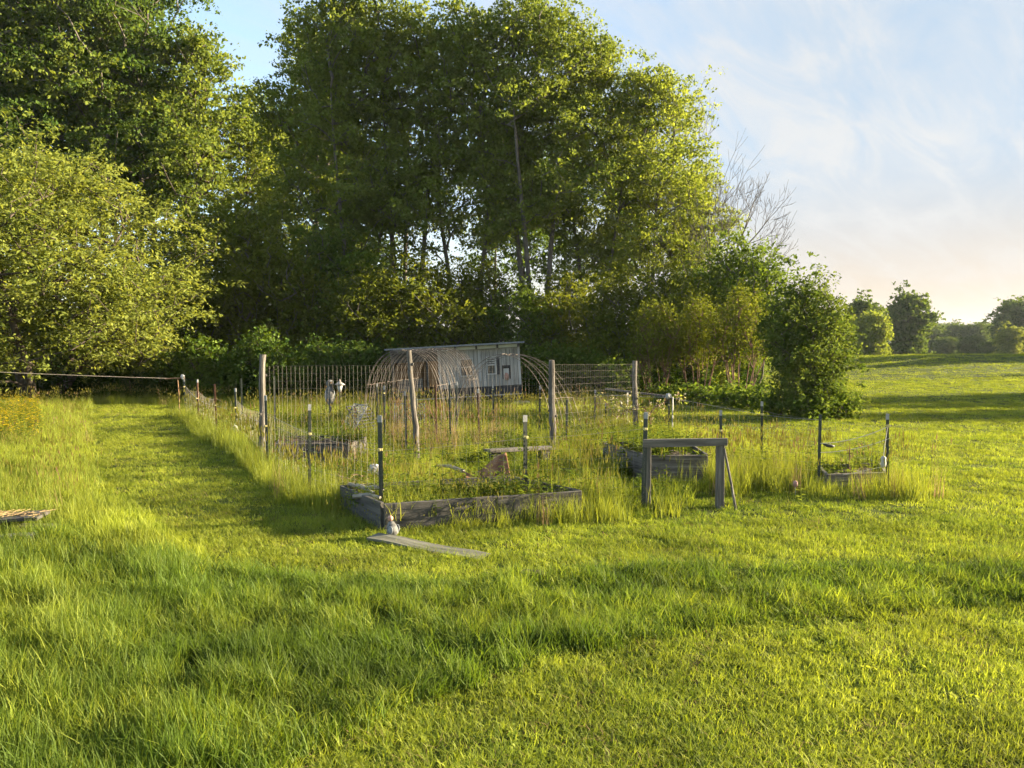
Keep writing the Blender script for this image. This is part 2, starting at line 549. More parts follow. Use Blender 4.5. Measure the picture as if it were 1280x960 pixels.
def crown_tree(seed, height, blobs, ntips, per, leafmat, barkmat, size, width=.62, sig=(.42, .42, .2), trunk_r=None,
               nstems=1, stem_spread=.3, trunk_top=.7, lean=(0, 0), fork=None, r_tip=.012, power=.46, up=.12, droop=0.15, surf=.55,
               step=.55, rise=.5, min_r=0.0, bare=0, stray=.05):
    rng = np.random.default_rng(seed)
    tips = sample_blobs(blobs, ntips, rng, surf)
    tips = tips[tips[:, 2] > .15]
    cen0 = tips.mean(axis=0)
    st_ = rng.random(len(tips)) < stray
    tips[st_] = cen0 + (tips[st_] - cen0) * (1.10 + .16 * rng.random(st_.sum()))[:, None]
    tips = tips[tips[:, 2] > .15]
    stems = []
    for s in range(nstems):
        a = 2 * PI * s / max(1, nstems) + rng.random() * .9
        sp = stem_spread * (0 if nstems == 1 else 1)
        bx, by = math.cos(a) * sp * .35, math.sin(a) * sp * .35
        pts = []
        top = height * trunk_top * (1 if nstems == 1 else .75 + .35 * rng.random())
        m = max(4, int(top / .8))
        w1, w2 = rng.normal() * .10, rng.normal() * .10
        for i in range(m + 1):
            u = i / m
            x = bx + (math.cos(a) * sp * height * .16 + lean[0]) * u + w1 * math.sin(u * 5)
            y = by + (math.sin(a) * sp * height * .16 + lean[1]) * u + w2 * math.sin(u * 4 + 1)
            pts.append((x, y, -.15 + u * (top + .15)))
        stems.append(pts)
    PP, par, rad, n0 = grow_tree(stems, tips, rng, r_tip, power, step, rise)
    if trunk_r:
        k = trunk_r / rad[:n0].max()
        rad = np.where(rad > .03, rad * (1 + (k - 1) * np.clip((rad - .03) / (rad.max() - .03 + 1e-6), 0, 1)), rad)
    hz = PP[:n0, 2].max()
    rad[:n0] = np.minimum(rad[:n0], rad[:n0].max() * (1 - .86 * np.clip(PP[:n0, 2] / hz, 0, 1)))
    trunk = limb_mesh('trunk', PP, par, rad, barkmat, min_r)
    if bare:
        return trunk, None
    c, t, k = leaves_on(tips, None, per, rng, sig)
    cen = tips.mean(axis=0)
    crown = leaf_mesh('crown', c, leafmat, rng, size, width, up, t, droop, unit(c - cen))
    return trunk, crown


def place_tree(name, label, cat, meshes, loc, scale=1.0, rotz=0.0, group=None, crown_mat=None, sz=None):
    root = thing(name, label, cat, loc, rotz, group)
    root.scale = (scale, scale, sz if sz else scale)
    for nm, me in (('trunk', meshes[0]), ('crown', meshes[1])):
        if me is None:
            continue
        o = bpy.data.objects.new(nm, me)
        COL.objects.link(o); o.parent = root
        if nm == 'crown' and crown_mat is not None:
            o.material_slots[0].link = 'OBJECT'
            o.material_slots[0].material = crown_mat
    return root


def maple_blobs(seed, H, W, low=.22):
    r = np.random.default_rng(seed)
    b = []
    for i in range(26):
        u = i / 25
        z = H * (low + (1 - low) * (.03 + .93 * u))
        env = W * (math.sin(PI * (.16 + .80 * u)) ** .7)
        a = i * 2.4 + r.random()
        rr = env * (.25 + .55 * r.random())
        s = W * (.24 + .16 * r.random())
        b.append((math.cos(a) * rr, math.sin(a) * rr, min(z, H - s * .6), s * 1.15, s * 1.15, s * .75))
    b.append((0, 0, H * .8, W * .35, W * .35, H * .16))
    return b


# templates, all at real size with the trunk at the origin
TPL = {}
for i, (H, W, low) in enumerate([(19, 3.7, .28), (18, 4.1, .38), (17, 3.4, .26), (18, 3.8, .42)]):
    TPL['maple', i] = crown_tree(100 + i, H, maple_blobs(40 + i, H, W, low), (430, 500, 400, 460)[i], 100, M['maple'], M['bark'], .15, .62,
                                 sig=(.42, .42, .24), nstems=(2, 2, 1, 3)[i], stem_spread=.55, trunk_top=.78, r_tip=.011, trunk_r=.19,
                                 lean=((.5, 0), (.4, 0), (-.3, 0), (.6, 0))[i], rise=.55)
# slim pole-like wood trees with high small crowns
for i, (H, W, low) in enumerate([(17, 2.6, .45), (16, 2.4, .38)]):
    TPL['pole', i] = crown_tree(130 + i, H, maple_blobs(60 + i, H, W, low), 300, 56, M['dark_leaf'], M['bark_dark'], .17, .66,
                                sig=(.38, .38, .18), trunk_top=.85, trunk_r=.13, r_tip=.011, rise=.6)


def dome_blobs(seed, H, W, n=22, low=.12):
    r = np.random.default_rng(seed)
    b = []
    for i in range(n):
        u = (i + .5) / n
        ph = math.acos(1 - 1.95 * u)
        a = i * 2.4 + r.random() * .8
        q = .52 + .22 * r.random()
        s = W * (.30 + .16 * r.random()) * (.75 + .25 * math.sin(ph))
        cz = H * (low + (1 - low) * .5)
        b.append((math.cos(a) * math.sin(ph) * W * q, math.sin(a) * math.sin(ph) * W * q, cz + math.cos(ph) * (H - cz - s * .8), s, s, s * .8))
    b.append((0, 0, H * .5, W * .55, W * .55, H * .3))
    for i in range(6):
        b.append((math.cos(i * 1.05) * W * .5, math.sin(i * 1.05) * W * .5, H * .13, W * .38, W * .38, H * .13))
    return b


def bush_blobs(seed, H, W, n=18, low=.12, flat=1.0):
    r = np.random.default_rng(seed)
    b = []
    for i in range(n):
        u = (i + .5) / n
        z = H * (low + (1 - low) * u)
        env = W * max(.03, 1 - abs((u - .38) / .64) ** 2.2) ** .62
        a = i * 2.4 + r.random()
        rr = env * (.35 + .5 * r.random())
        s = W * (.15 + .10 * r.random()) + env * (.14 + .08 * r.random())
        zz = s * .5 + H * low + (H - H * low - s * 1.35) * u
        b.append((math.cos(a) * rr, math.sin(a) * rr, zz, s, s, s * .85 * flat))
    return b


TPL['willow'] = crown_tree(150, 11, bush_blobs(70, 11, 5.4, 36, .07), 1700, 66, M['willow'], M['bark_dark'], .145, .42,
                           sig=(.34, .34, .22), nstems=4, stem_spread=1.3, trunk_top=.55, trunk_r=.17, r_tip=.009, up=.25, droop=.25, rise=.35, surf=.7)
for i, (H, W, low, ns) in enumerate([(5.5, 2.1, .10, 5), (6.0, 1.9, .18, 6), (5.0, 2.3, .08, 5)]):
    TPL['shrub', i] = crown_tree(160 + i, H, bush_blobs(80 + i, H, W, 20, low), 520, 36, M['shrub_olive'], M['bark'], .14, .5,
                                 sig=(.30, .30, .22), nstems=ns, stem_spread=.9, trunk_top=.6, trunk_r=.045, r_tip=.007, up=.3, rise=.8, surf=.45)
TPL['open_shrub'] = crown_tree(170, 5.6, bush_blobs(90, 5.6, 1.5, 16, .34), 380, 22, M['shrub_olive'], M['bark_red'], .12, .5,
                               sig=(.24, .24, .24), nstems=11, stem_spread=1.0, trunk_top=.72, trunk_r=.035, r_tip=.007, up=.3, rise=1.2, surf=.3)
TPL['round_shrub'] = crown_tree(171, 4.5, [(0, 0, 2.3, 1.35, 1.3, 1.2), (.2, .1, 3.2, .95, .95, .8), (-.55, 0, 2.7, .95, .9, .9), (.75, .2, 1.7, .75, .8, .9), (-.8, -.1, 1.5, .7, .7, .8),
                                                  (.1, 0, 3.9, .45, .45, .45), (-.45, .2, 3.6, .4, .4, .4), (.75, -.2, 3.0, .5, .5, .5), (1.1, .1, 2.4, .4, .5, .45), (-1.25, 0, 2.2, .4, .5, .5),
                                                  (0, -.5, 1.1, 1.0, .7, .6)], 520, 50, M['shrub_lit'], M['bark_dark'], .105, .5,
                                sig=(.20, .20, .18), nstems=7, stem_spread=.8, trunk_top=.6, trunk_r=.05, r_tip=.006, up=.3, rise=.7, surf=.6)
TPL['far'] = crown_tree(180, 10, dome_blobs(95, 10, 4.2, 24, .06), 520, 44, M['far_leaf'], M['bark_dark'], .40, .7,
                        sig=(.55, .55, .35), trunk_top=.7, trunk_r=.2, rise=.5, surf=.65)
TPL['far', 1] = crown_tree(181, 10, dome_blobs(96, 10, 3.5, 22, .10), 520, 44, M['far_leaf'], M['bark_dark'], .40, .7,
                           sig=(.50, .50, .32), trunk_top=.7, trunk_r=.2, rise=.5, surf=.65)
# dead tree: forking limbs that end in fine upright twigs
def dead_tree(seed):
    rr = random.Random(seed)
    mb = MB()

    def limb(p, d, L, r, lev):
        m = 4
        pts, rad = [p.copy()], [r]
        q = p.copy(); dd = d.copy()
        for i in range(m):
            dd = (dd + Vector((rr.gauss(0, .07), rr.gauss(0, .07), .045 if lev > 1 else .02))).normalized()
            q = q + dd * (L / m)
            pts.append(q.copy()); rad.append(max(.011, r * (1 - .24 * (i + 1) / m)))
        mb.tube(pts, rad, 6 if lev < 3 else 4, False)
        if lev >= 6:
            return
        ax = dd.orthogonal().normalized()
        for k in range(3):
            u = Matrix.Rotation(2 * PI * (k / 3) + rr.uniform(-.6, .6), 3, dd) @ ax
            an = R(rr.uniform(28, 52)) if k else R(rr.uniform(5, 16))
            nd = (dd * math.cos(an) + u * math.sin(an) + Vector((.06, 0, .07))).normalized()
            j = m if k == 0 else rr.choice((m, m - 1, m - 2))
            limb(pts[j], nd, L * (rr.uniform(.66, .80) if k == 0 else rr.uniform(.55, .76)), max(.011, rad[j] * (.88 if k == 0 else .62)), lev + 1)

    limb(Vector((0, 0, -.1)), Vector((.10, 0, 1)).normalized(), 5.6, .17, 0)
    limb(Vector((-.9, .2, -.1)), Vector((-.04, 0, 1)).normalized(), 6.4, .12, 1)
    limb(Vector((.9, .1, 5.2)), Vector((.75, .1, .62)).normalized(), 2.8, .07, 2)
    limb(Vector((.7, .1, 4.0)), Vector((.93, -.1, .32)).normalized(), 2.4, .05, 3)
    zmax = max(v[2] for v in mb.v)
    mb.v = [(x * 12 / zmax, y * 12 / zmax, z * 12 / zmax) for x, y, z in mb.v]
    return mb.mesh('trunk', M['bark'], True), None


TPL['dead'] = dead_tree(11)


def base(px, d, off=0.0):
    x = (px - 640) / F * d
    return (x, d, gz(x, d) + off)


def scale_to(meshH, ytop, d):
    z = CAM_H + (430 - ytop) / F * d
    return z / meshH


WOODS = 'tall trees at the front of the woods'
BACK = 'trees deeper in the woods'
tall = [
    # px, distance, top, template, rot, label
    (440, 37, -10, 0, .3, 'tallest leafy tree above the dark gap left of the wire arches'),
    (505, 38, 28, 3, 1.4, 'tall tree with dark trunks forking above the wire tunnel'),
    (585, 37, 24, 1, 2.2, 'tall full tree directly above the trailer coop'),
    (672, 36, 6, 3, 4.0, 'tall tree with pale grey twin stems right of the coop'),
    (742, 38, 62, 0, 5.0, 'broad sunlit tree between the twin stemmed tree and the outermost one'),
    (812, 37, 98, 1, .9, 'bright sunlit tree forming the rounded shoulder of the woods'),
    (866, 39, 208, 2, 3.0, 'lower bright green tree beside the bare dead tree'),
    (402, 40, 34, 2, 1.0, 'tall tree at the right of the blue sky notch'),
]
for px, d, top, k, rz, lab in tall:
    d *= 1.12
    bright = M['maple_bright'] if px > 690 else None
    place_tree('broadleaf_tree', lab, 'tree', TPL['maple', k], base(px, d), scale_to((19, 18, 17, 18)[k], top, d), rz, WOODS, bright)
left_tall = [
    (-70, 45, -60, 1, 2.0, 'tall dark tree behind the willow at the picture edge'),
    (30, 44, -50, 0, 4.1, 'tall dark tree rising straight above the willow crown'),
    (112, 46, -70, 1, 5.2, 'tall dense tree behind the right half of the willow'),
    (178, 47, -40, 3, 2.7, 'tall dark tree at the left of the blue sky notch'),
]
for i_, (px, d, top, k, rz, lab) in enumerate(left_tall, 1):
    d *= 1.08
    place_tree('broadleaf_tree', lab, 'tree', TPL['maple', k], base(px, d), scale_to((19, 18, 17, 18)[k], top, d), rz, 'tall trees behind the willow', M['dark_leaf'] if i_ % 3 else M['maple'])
place_tree('broadleaf_tree', 'lighter tree sloping down into the blue sky notch', 'tree', TPL['pole', 0], base(250, 50), scale_to(17, 44, 50), 3.5, None, M['maple'])
place_tree('broadleaf_tree', 'pale slender tree in the bottom of the sky notch', 'tree', TPL['pole', 1], base(312, 54), scale_to(16, 120, 54), .2, None, M['maple_bright'])
back = [
    (165, 56, 40, 0), (240, 58, 130, 1), (350, 57, 130, 1), (415, 56, 110, 0), (470, 58, 170, 1), 
    (620, 58, 150, 1), (655, 52, 170, 0), (705, 55, 160, 1), (775, 56, 190, 0), (845, 54, 260, 1), (60, 58, 20, 1), (-20, 56, 0, 0)]
for i, (px, d, top, k) in enumerate(back):
    d *= 1.08
    place_tree('slender_tree', 'slender dark trunked tree standing in shade deeper in the woods', 'tree', TPL['pole', k], base(px, d),
               scale_to((17, 16)[k], top, d), i * 1.3, BACK)

w = base(62, 30.5)
place_tree('willow_tree', 'rounded yellow green willow with several leaning trunks, left of the mown path', 'tree', TPL['willow'], (w[0] - .55, w[1], w[2]), 1.20, 1.1, sz=.97)

shr = [
    (292, 37, 245, 1, .3, 'brownish green sapling clump just right of the willow', 'shrub_olive'),
    (352, 35, 300, 0, 1.7, 'olive shrub behind the thick wooden corner post', 'shrub_olive'),
    (418, 37, 285, 2, 2.4, 'dark shrub in the shade left of the wire tunnel', 'shrub_green'),
    (470, 34, 330, 0, 4.4, 'dusky olive shrub right behind the wire tunnel top', 'shrub_olive'),
    (535, 35, 315, 2, .8, 'yellowish shrub above the left end of the coop roof', 'shrub_olive'),
    (600, 36, 322, 1, 3.3, 'olive shrub above the middle of the coop roof', 'shrub_olive'),
    (655, 35, 350, 0, 5.4, 'shrub behind the right corner of the coop', 'shrub_green'),
    (712, 36, 338, 2, 1.2, 'leafy shrub above the tall fence between two grey posts', 'shrub_olive'),
    (770, 33, 342, 1, 2.9, 'olive shrub left of the reddish stemmed thicket', 'shrub_olive'),
    (835, 32, 330, 0, .1, 'large olive shrub over the lit gap by the lawn', 'shrub_olive'),
    (880, 34, 330, 2, 4.9, 'green shrub at the foot of the dead tree', 'shrub_green'),
    (232, 39, 330, 2, 3.0, 'dark shrub under the right edge of the willow', 'shrub_green'),
    (160, 40, 330, 0, 3.0, 'shaded shrub behind the willow trunks', 'shrub_green'),
    (60, 41, 330, 2, 1.0, 'shaded bush behind the willow at the far edge', 'shrub_green'),
    (-40, 38, 330, 1, 2.0, 'shaded bush beyond the left end of the rope', 'shrub_green'),
]
for px, d, top, k, rz, lab, mt in shr:
    d *= 1.07
    H = (5.5, 6.0, 5.0)[k]
    place_tree('woodland_shrub', lab, 'shrub', TPL['shrub', k], base(px, d), scale_to(H, top, d), rz, 'shrubs along the edge of the woods', M[mt])
place_tree('young_tree', 'small leafy tree in front of the dead tree trunk', 'tree', TPL['shrub', 1], base(925, 35), scale_to(6.0, 292, 35), 2.2, None, M['shrub_green'])
place_tree('open_shrub', 'thin leaved shrub with many bare reddish upright stems by the lawn', 'shrub', TPL['open_shrub'], base(928, 29.5), scale_to(5.6, 352, 29.5), .4)
place_tree('open_shrub', 'bare stemmed shrub thicket behind the tall wire fence', 'shrub', TPL['open_shrub'], base(820, 30.5), scale_to(5.6, 372, 30.5), 2.1)
place_tree('open_shrub', 'bare stemmed shrub between the last tall grey post and the lit gap', 'shrub', TPL['open_shrub'], base(872, 31), scale_to(5.6, 365, 31), 4.0)
place_tree('round_shrub', 'dense round dark green shrub standing alone at the lawn edge', 'shrub', TPL['round_shrub'], base(1009, 24), scale_to(4.5, 338, 24), .6)
place_tree('dead_tree', 'bare leafless grey tree against the pale sky', 'tree', TPL['dead'], base(902, 41), scale_to(9.6, 182, 41) * .74, 0, sz=scale_to(9.6, 182, 41))

# far trees on the right
fars = [
    (1078, 100, 376, 1, 1.0, 'dark topped far tree behind the bright round one', 'far_leaf', 1.0),
    (1088, 88, 396, 0, 2.0, 'bright green round far tree beside the lone round shrub', 'maple_bright', .9),
    (1062, 92, 400, 0, 4.0, 'small bright far tree half hidden by the round shrub', 'maple_bright', .9),
    (1133, 112, 366, 1, 3.0, 'upright dark far tree alone on the field', 'far_leaf', .95),
    (1275, 150, 371, 0, .5, 'large dark far tree at the right picture edge', 'far_leaf', 1.1),
    (1262, 128, 408, 1, 2.6, 'grey green small tree before the large dark edge tree', 'willow', 1.2),
    (1310, 150, 380, 0, 2.5, 'far tree just beyond the right picture edge', 'far_leaf', 1.1),
]
for px, d, top, k, rz, lab, mt, wsc in fars:
    s = scale_to(10, top, d)
    place_tree('field_tree', lab, 'tree', TPL['far'] if k == 0 else TPL['far', 1], base(px, d), s * wsc, rz, 'trees out on the far field', M[mt], s)
for i in range(26):
    px = 1130 + i * 8.5 + random.uniform(-4, 4)
    d = random.uniform(190, 300)
    top = random.uniform(400, 414)
    s = scale_to(10, top, d)
    place_tree('distant_tree', 'hazy distant tree in the low tree line along the horizon', 'tree', TPL['far'] if i % 2 else TPL['far', 1], base(px, d),
               s * 1.35, i * 1.7, 'distant tree line', M['far_leaf'], s)
for i, (px, d, top, lab) in enumerate([(1215, 150, 420, 'low bluish grey bush left of the rounded dark far bush'), (1243, 140, 424, 'rounded dark bush on the far field edge'),
                                       (1183, 160, 421, 'pale low bush beside the lone upright far tree')]):
    s = scale_to(10, top, d)
    place_tree('field_bush', lab, 'bush', TPL['far'], base(px, d), s * 1.7, i * 2.0, 'bushes on the far field', M['far_leaf'], s)
# field trees beyond the right edge of the picture; they throw the long shade across the lawn
for i, (x, y, s) in enumerate([(36, 32.0, .70), (33, 28.0, .62), (39, 26.5, .70), (44, 36, .86), (84, 88, .8), (92, 101, .9), (59, 61, .80), (63, 67, .95), (70, 76, 1.0), (57, 51, .62)]):
    place_tree('field_tree', 'rounded tree on the right of the lawn outside the picture', 'tree', TPL['far', 1] if i > 3 else TPL['shrub', i % 2] if i % 2 else TPL['open_shrub'], (x, y, gz(x, y)), s if i > 3 else s * 1.7,
               i * 1.1, 'trees right of the lawn')


# leafy thicket beside the mown path
def thicket(name, label, cat, spots, ntips, per, mat, size, seed):
    rng = np.random.default_rng(seed)
    c0 = np.array([s[:2] for s in spots]).mean(axis=0)
    z0 = gz(c0[0], c0[1])
    root = thing(name, label, cat, (c0[0], c0[1], z0))
    bl = [(s[0] - c0[0], s[1] - c0[1], s[2] * .45, s[3], s[3] * .8, s[2] * .56) for s in spots]
    tips = sample_blobs(bl, ntips, rng, .85)
    tips = tips[tips[:, 2] > 0]
    B2 = np.array([b[:2] for b in bl])
    near = np.argmin(np.linalg.norm(tips[:, None, :2] - B2[None], axis=2), axis=1)
    for i, b in enumerate(bl):
        tt_ = tips[near == i]
        if len(tt_) < 3:
            continue
        PP, par, rad, n0 = grow_tree([[(b[0], b[1], -.1), (b[0] + .1, b[1], b[5] * .6), (b[0], b[1] + .1, b[5] * 1.1)]], tt_, rng, .006, .4, .5, .5)
        o = bpy.data.objects.new('stem', limb_mesh('stem', PP, par, rad, M['bark_dark'])); COL.objects.link(o); o.parent = root
    c, t, k = leaves_on(tips, None, per, rng, (.22, .22, .2))
    o = bpy.data.objects.new('foliage', leaf_mesh('foliage', c, mat, rng, size, .7, .3, t)); COL.objects.link(o); o.parent = root
    return root


def sp(px, d, top, r):
    x = (px - 640) / F * d
    return (x, d, CAM_H + (430 - top) / F * d, r)


thicket('bramble_thicket', 'glossy leaved bramble thicket behind the far fence corner', 'thicket',
        [sp(215, 33, 446, 1.0), sp(247, 32, 426, .9), sp(288, 31.5, 440, 1.0), sp(328, 31, 414, 1.0), sp(355, 31, 440, .8), sp(185, 34, 450, 1.0)], 900, 30, M['ivy'], .13, 301)
thicket('low_thicket', 'shaded low thicket under the willow by the path end', 'thicket',
        [sp(20, 35, 455, 1.2), sp(90, 36, 450, 1.2), sp(150, 36, 445, 1.2)], 420, 26, M['dark_leaf'], .14, 302)
thicket('low_thicket', 'dark low thicket in shade behind the wire tunnel', 'thicket',
        [sp(395, 33, 430, 1.2), sp(440, 34, 425, 1.2), sp(480, 35, 425, 1.2)], 520, 26, M['dark_leaf'], .14, 303)
thicket('low_thicket', 'low leafy thicket right of the coop behind the tall fence', 'thicket',
        [sp(685, 33, 435, 1.2), sp(725, 33, 440, 1.2), sp(765, 32, 450, 1.0), sp(800, 33, 440, 1.0)], 520, 26, M['shrub_green'], .14, 304)
thicket('low_thicket', 'sunlit yellow green low bush in the gap beside the reddish stems', 'thicket',
        [sp(885, 33, 462, .7), sp(900, 33.5, 458, .7)], 140, 26, M['maple_bright'], .13, 305)
thicket('low_thicket', 'grassy dark skirt of foliage at the foot of the round shrub', 'thicket',
        [sp(975, 24.2, 490, .45), sp(1010, 23.4, 486, .6), sp(1045, 23.8, 488, .5)], 260, 26, M['shrub_green'], .11, 306)
thicket('low_thicket', 'low weeds along the shrub edge of the lawn', 'thicket',
        [sp(840, 29, 488, .6), sp(880, 28.5, 488, .6), sp(920, 27.5, 490, .6), sp(945, 26.5, 490, .5)], 260, 24, M['shrub_green'], .12, 307)


# ------------------------------------------------------------------ ground, track, hills
def axis(lo, hi, near_lo, near_hi, fine, growth=1.18):
    a = list(np.arange(near_lo, near_hi + 1e-6, fine))
    s = fine; v = near_hi
    while v < hi:
        s *= growth; v += s; a.append(min(v, hi))
    s = fine; v = near_lo
    while v > lo:
        s *= growth; v -= s; a.insert(0, max(v, lo))
    return np.array(a)


def ground_sheet():
    xs = axis(-700, 1000, -16, 18, .3, 1.16); ys = axis(-60, 1400, 1, 32, .3, 1.10)
    X, Y = np.meshgrid(xs, ys)
    Z = ground_z(X, Y)
    V = np.stack([X, Y, Z], axis=2).reshape(-1, 3)
    nx, ny = len(xs), len(ys)
    i, j = np.meshgrid(np.arange(nx - 1), np.arange(ny - 1))
    a = (j * nx + i).ravel()
    idx = np.stack([a, a + 1, a + nx + 1, a + nx], axis=1).ravel()
    me = np_mesh('ground', V, np.full(len(a), 4), idx, [M['ground']], smooth=True)
    o = bpy.data.objects.new('ground', me); COL.objects.link(o)
    tag(o, 'grassy ground running flat to the horizon', None, None, 'structure')
    return o


ground_sheet()


def track():
    mb = MB()
    pts = []
    for i in range(25):
        u = i / 24
        x = 38 + 62 * u; y = 90 + 10 * u + 1.5 * math.sin(u * 5)
        pts.append((x, y))
    vs, fs = [], []
    for i, (x, y) in enumerate(pts):
        for k, s in enumerate((-1.1, 0, 1.1)):
            yy = y + s
            vs.append((x, yy, gz(x, yy) + .03))
    for i in range(24):
        for k in range(2):
            a = i * 3 + k
            fs.append((a, a + 3, a + 4, a + 1))
    mb.add(vs, fs)
    o = mb.build('path', M['path'])
    tag(o, 'pale sandy track crossing the far field', None, None, 'structure')


track()


def hills():
    n = 160
    vs, fs = [], []
    for i in range(n + 1):
        u = i / n
        x = -650 + 1600 * u; y = 1000 + 60 * math.sin(u * 7)
        h = 15 + 13 * float(fbm(np.array([u * 9]), np.array([1.3]), 5)[0]) + 3 * float(fbm(np.array([u * 80]), np.array([2.3]), 6)[0])
        vs += [(x, y - 160, -2), (x, y, h), (x, y + 300, -2)]
    for i in range(n):
        a = i * 3
        fs += [(a, a + 3, a + 4, a + 1), (a + 1, a + 4, a + 5, a + 2)]
    o = MB().add(vs, fs).build('hills', M['hills'], smooth=True)
    tag(o, 'low wooded hills on the horizon', None, None, 'structure')


hills()

# ------------------------------------------------------------------ garden objects
def height_at(px, ytop, p):
    return max(.1, A(px, ytop, p.y).z)


def tpost(px, ytop, ybase, label, rust=False, tip=True, ins=.78, group='steel posts of the garden fence', w=.048, lean=0.0, ins_mat='insulator'):
    p = P(px, ybase)
    h = height_at(px, ytop, p)
    r = thing('fence_post', label, 'fence post', (p.x, p.y, gz(p.x, p.y)), random.uniform(-.5, .5), group)
    r.rotation_euler[1] = lean
    mb = MB()
    mb.box((0, 0, h / 2 - .1), (w, .006, h + .2)).box((0, .020, h / 2 - .1), (.007, .034, h + .2))
    z = .15
    while z < h - .16:
        mb.box((0, -.007, z), (.016, .008, .022)); z += .06
    mb.build('shaft', M['post_rust' if rust else 'post_green'], r)
    if tip:
        tp = MB(); tp.box((0, 0, h - .03), (w + .002, .009, .09)).box((0, .021, h - .03), (.010, .035, .09))
        tp.build('tip', M['white_tip'], r)
    if ins:
        ib = MB()
        zz = h * ins
        ib.box((0, -.02, zz), (w + .008, .022, .032)).tube([(0, -.03, zz), (0, -.065, zz)], [.016, .020], 8)
        ib.build('insulator', M[ins_mat], r, bevel=.004)
    return r, p, h


TP = {}
for key, args in {
    'corner': (232, 474, 521, 'steel post at the far fence corner beside the leaning stick', False, True, .8),
    'l2': (248, 475, 526, 'second steel post along the path from the far corner', True, True, .55),
    'l3': (271, 480, 546, 'rusty topped steel post along the path, third from the corner', True, False, .6),
    'l4': (296, 486, 548, 'pale tipped steel post holding the hanging white bottle', False, True, .62),
    'l5': (303, 473, 532, 'thin steel post behind the hanging white bottle', False, False, 0),
    'l6': (335, 495, 592, 'steel post tight beside the thick wooden corner post', False, True, .62),
    'l7': (344, 470, 545, 'dark steel post just right of the thick wooden corner post', False, False, 0),
    'f1': (387, 506, 624, 'white tipped steel post on the front fence by the path', False, True, .70),
    'f2': (477, 522, 650, 'stout dark steel post at the front corner of the near raised bed', False, True, .68),
    'f3': (657, 521, 643, 'white tipped steel post behind the middle of the near bed', False, True, .79),
    'g1': (804, 516, 636, 'dark steel post tied to the left upright of the wooden frame', False, True, .84),
    'g2': (901, 514, 600, 'steel post behind the right corner of the wooden frame', False, True, .72),
    'r1': (952, 503, 578, 'white tipped steel post right of the wooden frame, farther back', False, True, .80),
    'r2': (1023, 518, 612, 'dark steel post where the slack gate ropes begin', False, False, 0),
    'r3': (1109, 518, 615, 'steel post at the right front corner holding the slack ropes', False, True, .86),
    'b1': (836, 492, 549, 'steel post at the end of the horizontal bar', False, True, .75),
    'b2': (743, 488, 537, 'small dark steel post on the back fence between tall grey posts', False, True, .85),
    'b3': (757, 505, 535, 'short dark steel post below the start of the horizontal bar', False, True, 0),
    'b4': (708, 500, 560, 'dark steel post at the foot of the wide wire arch', False, False, 0),
    'b5': (674, 483, 548, 'steel post just left of the tall grey post by the coop corner', False, True, .78),
    'c1': (471, 480, 535, 'dark steel post at the left foot of the wire tunnel', False, True, 0),
    'c2': (481, 483, 553, 'steel post inside the left side of the wire tunnel', False, True, .88),
    'c3': (508, 490, 567, 'slim dark steel post left of the leaning grey post', False, True, 0),
    'c4': (546, 481, 562, 'rusty steel post right of the leaning grey post', True, False, 0),
    'c5': (563, 477, 553, 'steel post before the tunnel mouth, left of a close pair', False, True, 0),
    'c6': (571, 478, 542, 'steel post before the tunnel mouth, right of a close pair', False, True, 0),
    'c7': (599, 487, 559, 'steel post with a pinkish top in front of the coop', True, True, 0),
    'c8': (617, 482, 530, 'dark steel post before the coop window', False, True, .9),
}.items():
    px, yt, yb, lab, rust, tip, ins = args
    TP[key] = tpost(px, yt, yb, lab, rust, tip, ins, lean=R(random.uniform(-1.2, 1.2)), w=.058 if key in ('f2', 'f3', 'g1') else .046)


def wood_post(px, ytop, ybase, r0, r1, label, lean_px=0, group='tall weathered wooden posts', bow=0.0, seed=0):
    p = P(px + lean_px, ybase)
    h = height_at(px, ytop, p)
    top = A(px, ytop, p.y)
    r = thing('wooden_post', label, 'post', (p.x, p.y, gz(p.x, p.y)), 0, group)
    rr = random.Random(seed)
    pts, rad = [], []
    for i in range(13):
        u = i / 12
        x = (top.x - p.x) * u + bow * math.sin(PI * u)
        pts.append((x + rr.uniform(-.012, .012), rr.uniform(-.012, .012), -.2 + u * (h + .2)))
        rad.append(r0 * .92 + (r1 - r0) * u + rr.uniform(-.007, .007))
    MB().tube(pts, rad, 11).build('shaft', M['wood_post'], r, smooth=False)
    # splits and knots
    for k in range(3):
        mb = MB()
        z = rr.uniform(.5, h * .9); a = rr.uniform(0, 6.28); q = r0 * .93
        x = (top.x - p.x) * z / h + bow * math.sin(PI * z / h)
        mb.lump((x + math.cos(a) * q, math.sin(a) * q, z), .022, 5, .15, (1, 1, 1.3), k)
        mb.build('knot', M['wood_dark'], r)
    return r, p, h


WP = {}
WP['a'] = wood_post(328, 443, 580, .078, .066, 'thick upright wooden post at the corner beside the mown path', 0, seed=1)
WP['b'] = wood_post(510, 438, 588, .066, .050, 'leaning wooden post standing in front of the wire tunnel', 12, bow=.03, seed=2)
WP['c'] = wood_post(689, 450, 565, .080, .070, 'straight grey wooden post at the right foot of the wide arch', 3, seed=3)
WP['d'] = wood_post(793, 451, 545, .082, .066, 'crooked grey wooden post right of the tall wire fence', 5, bow=-.04, seed=4)


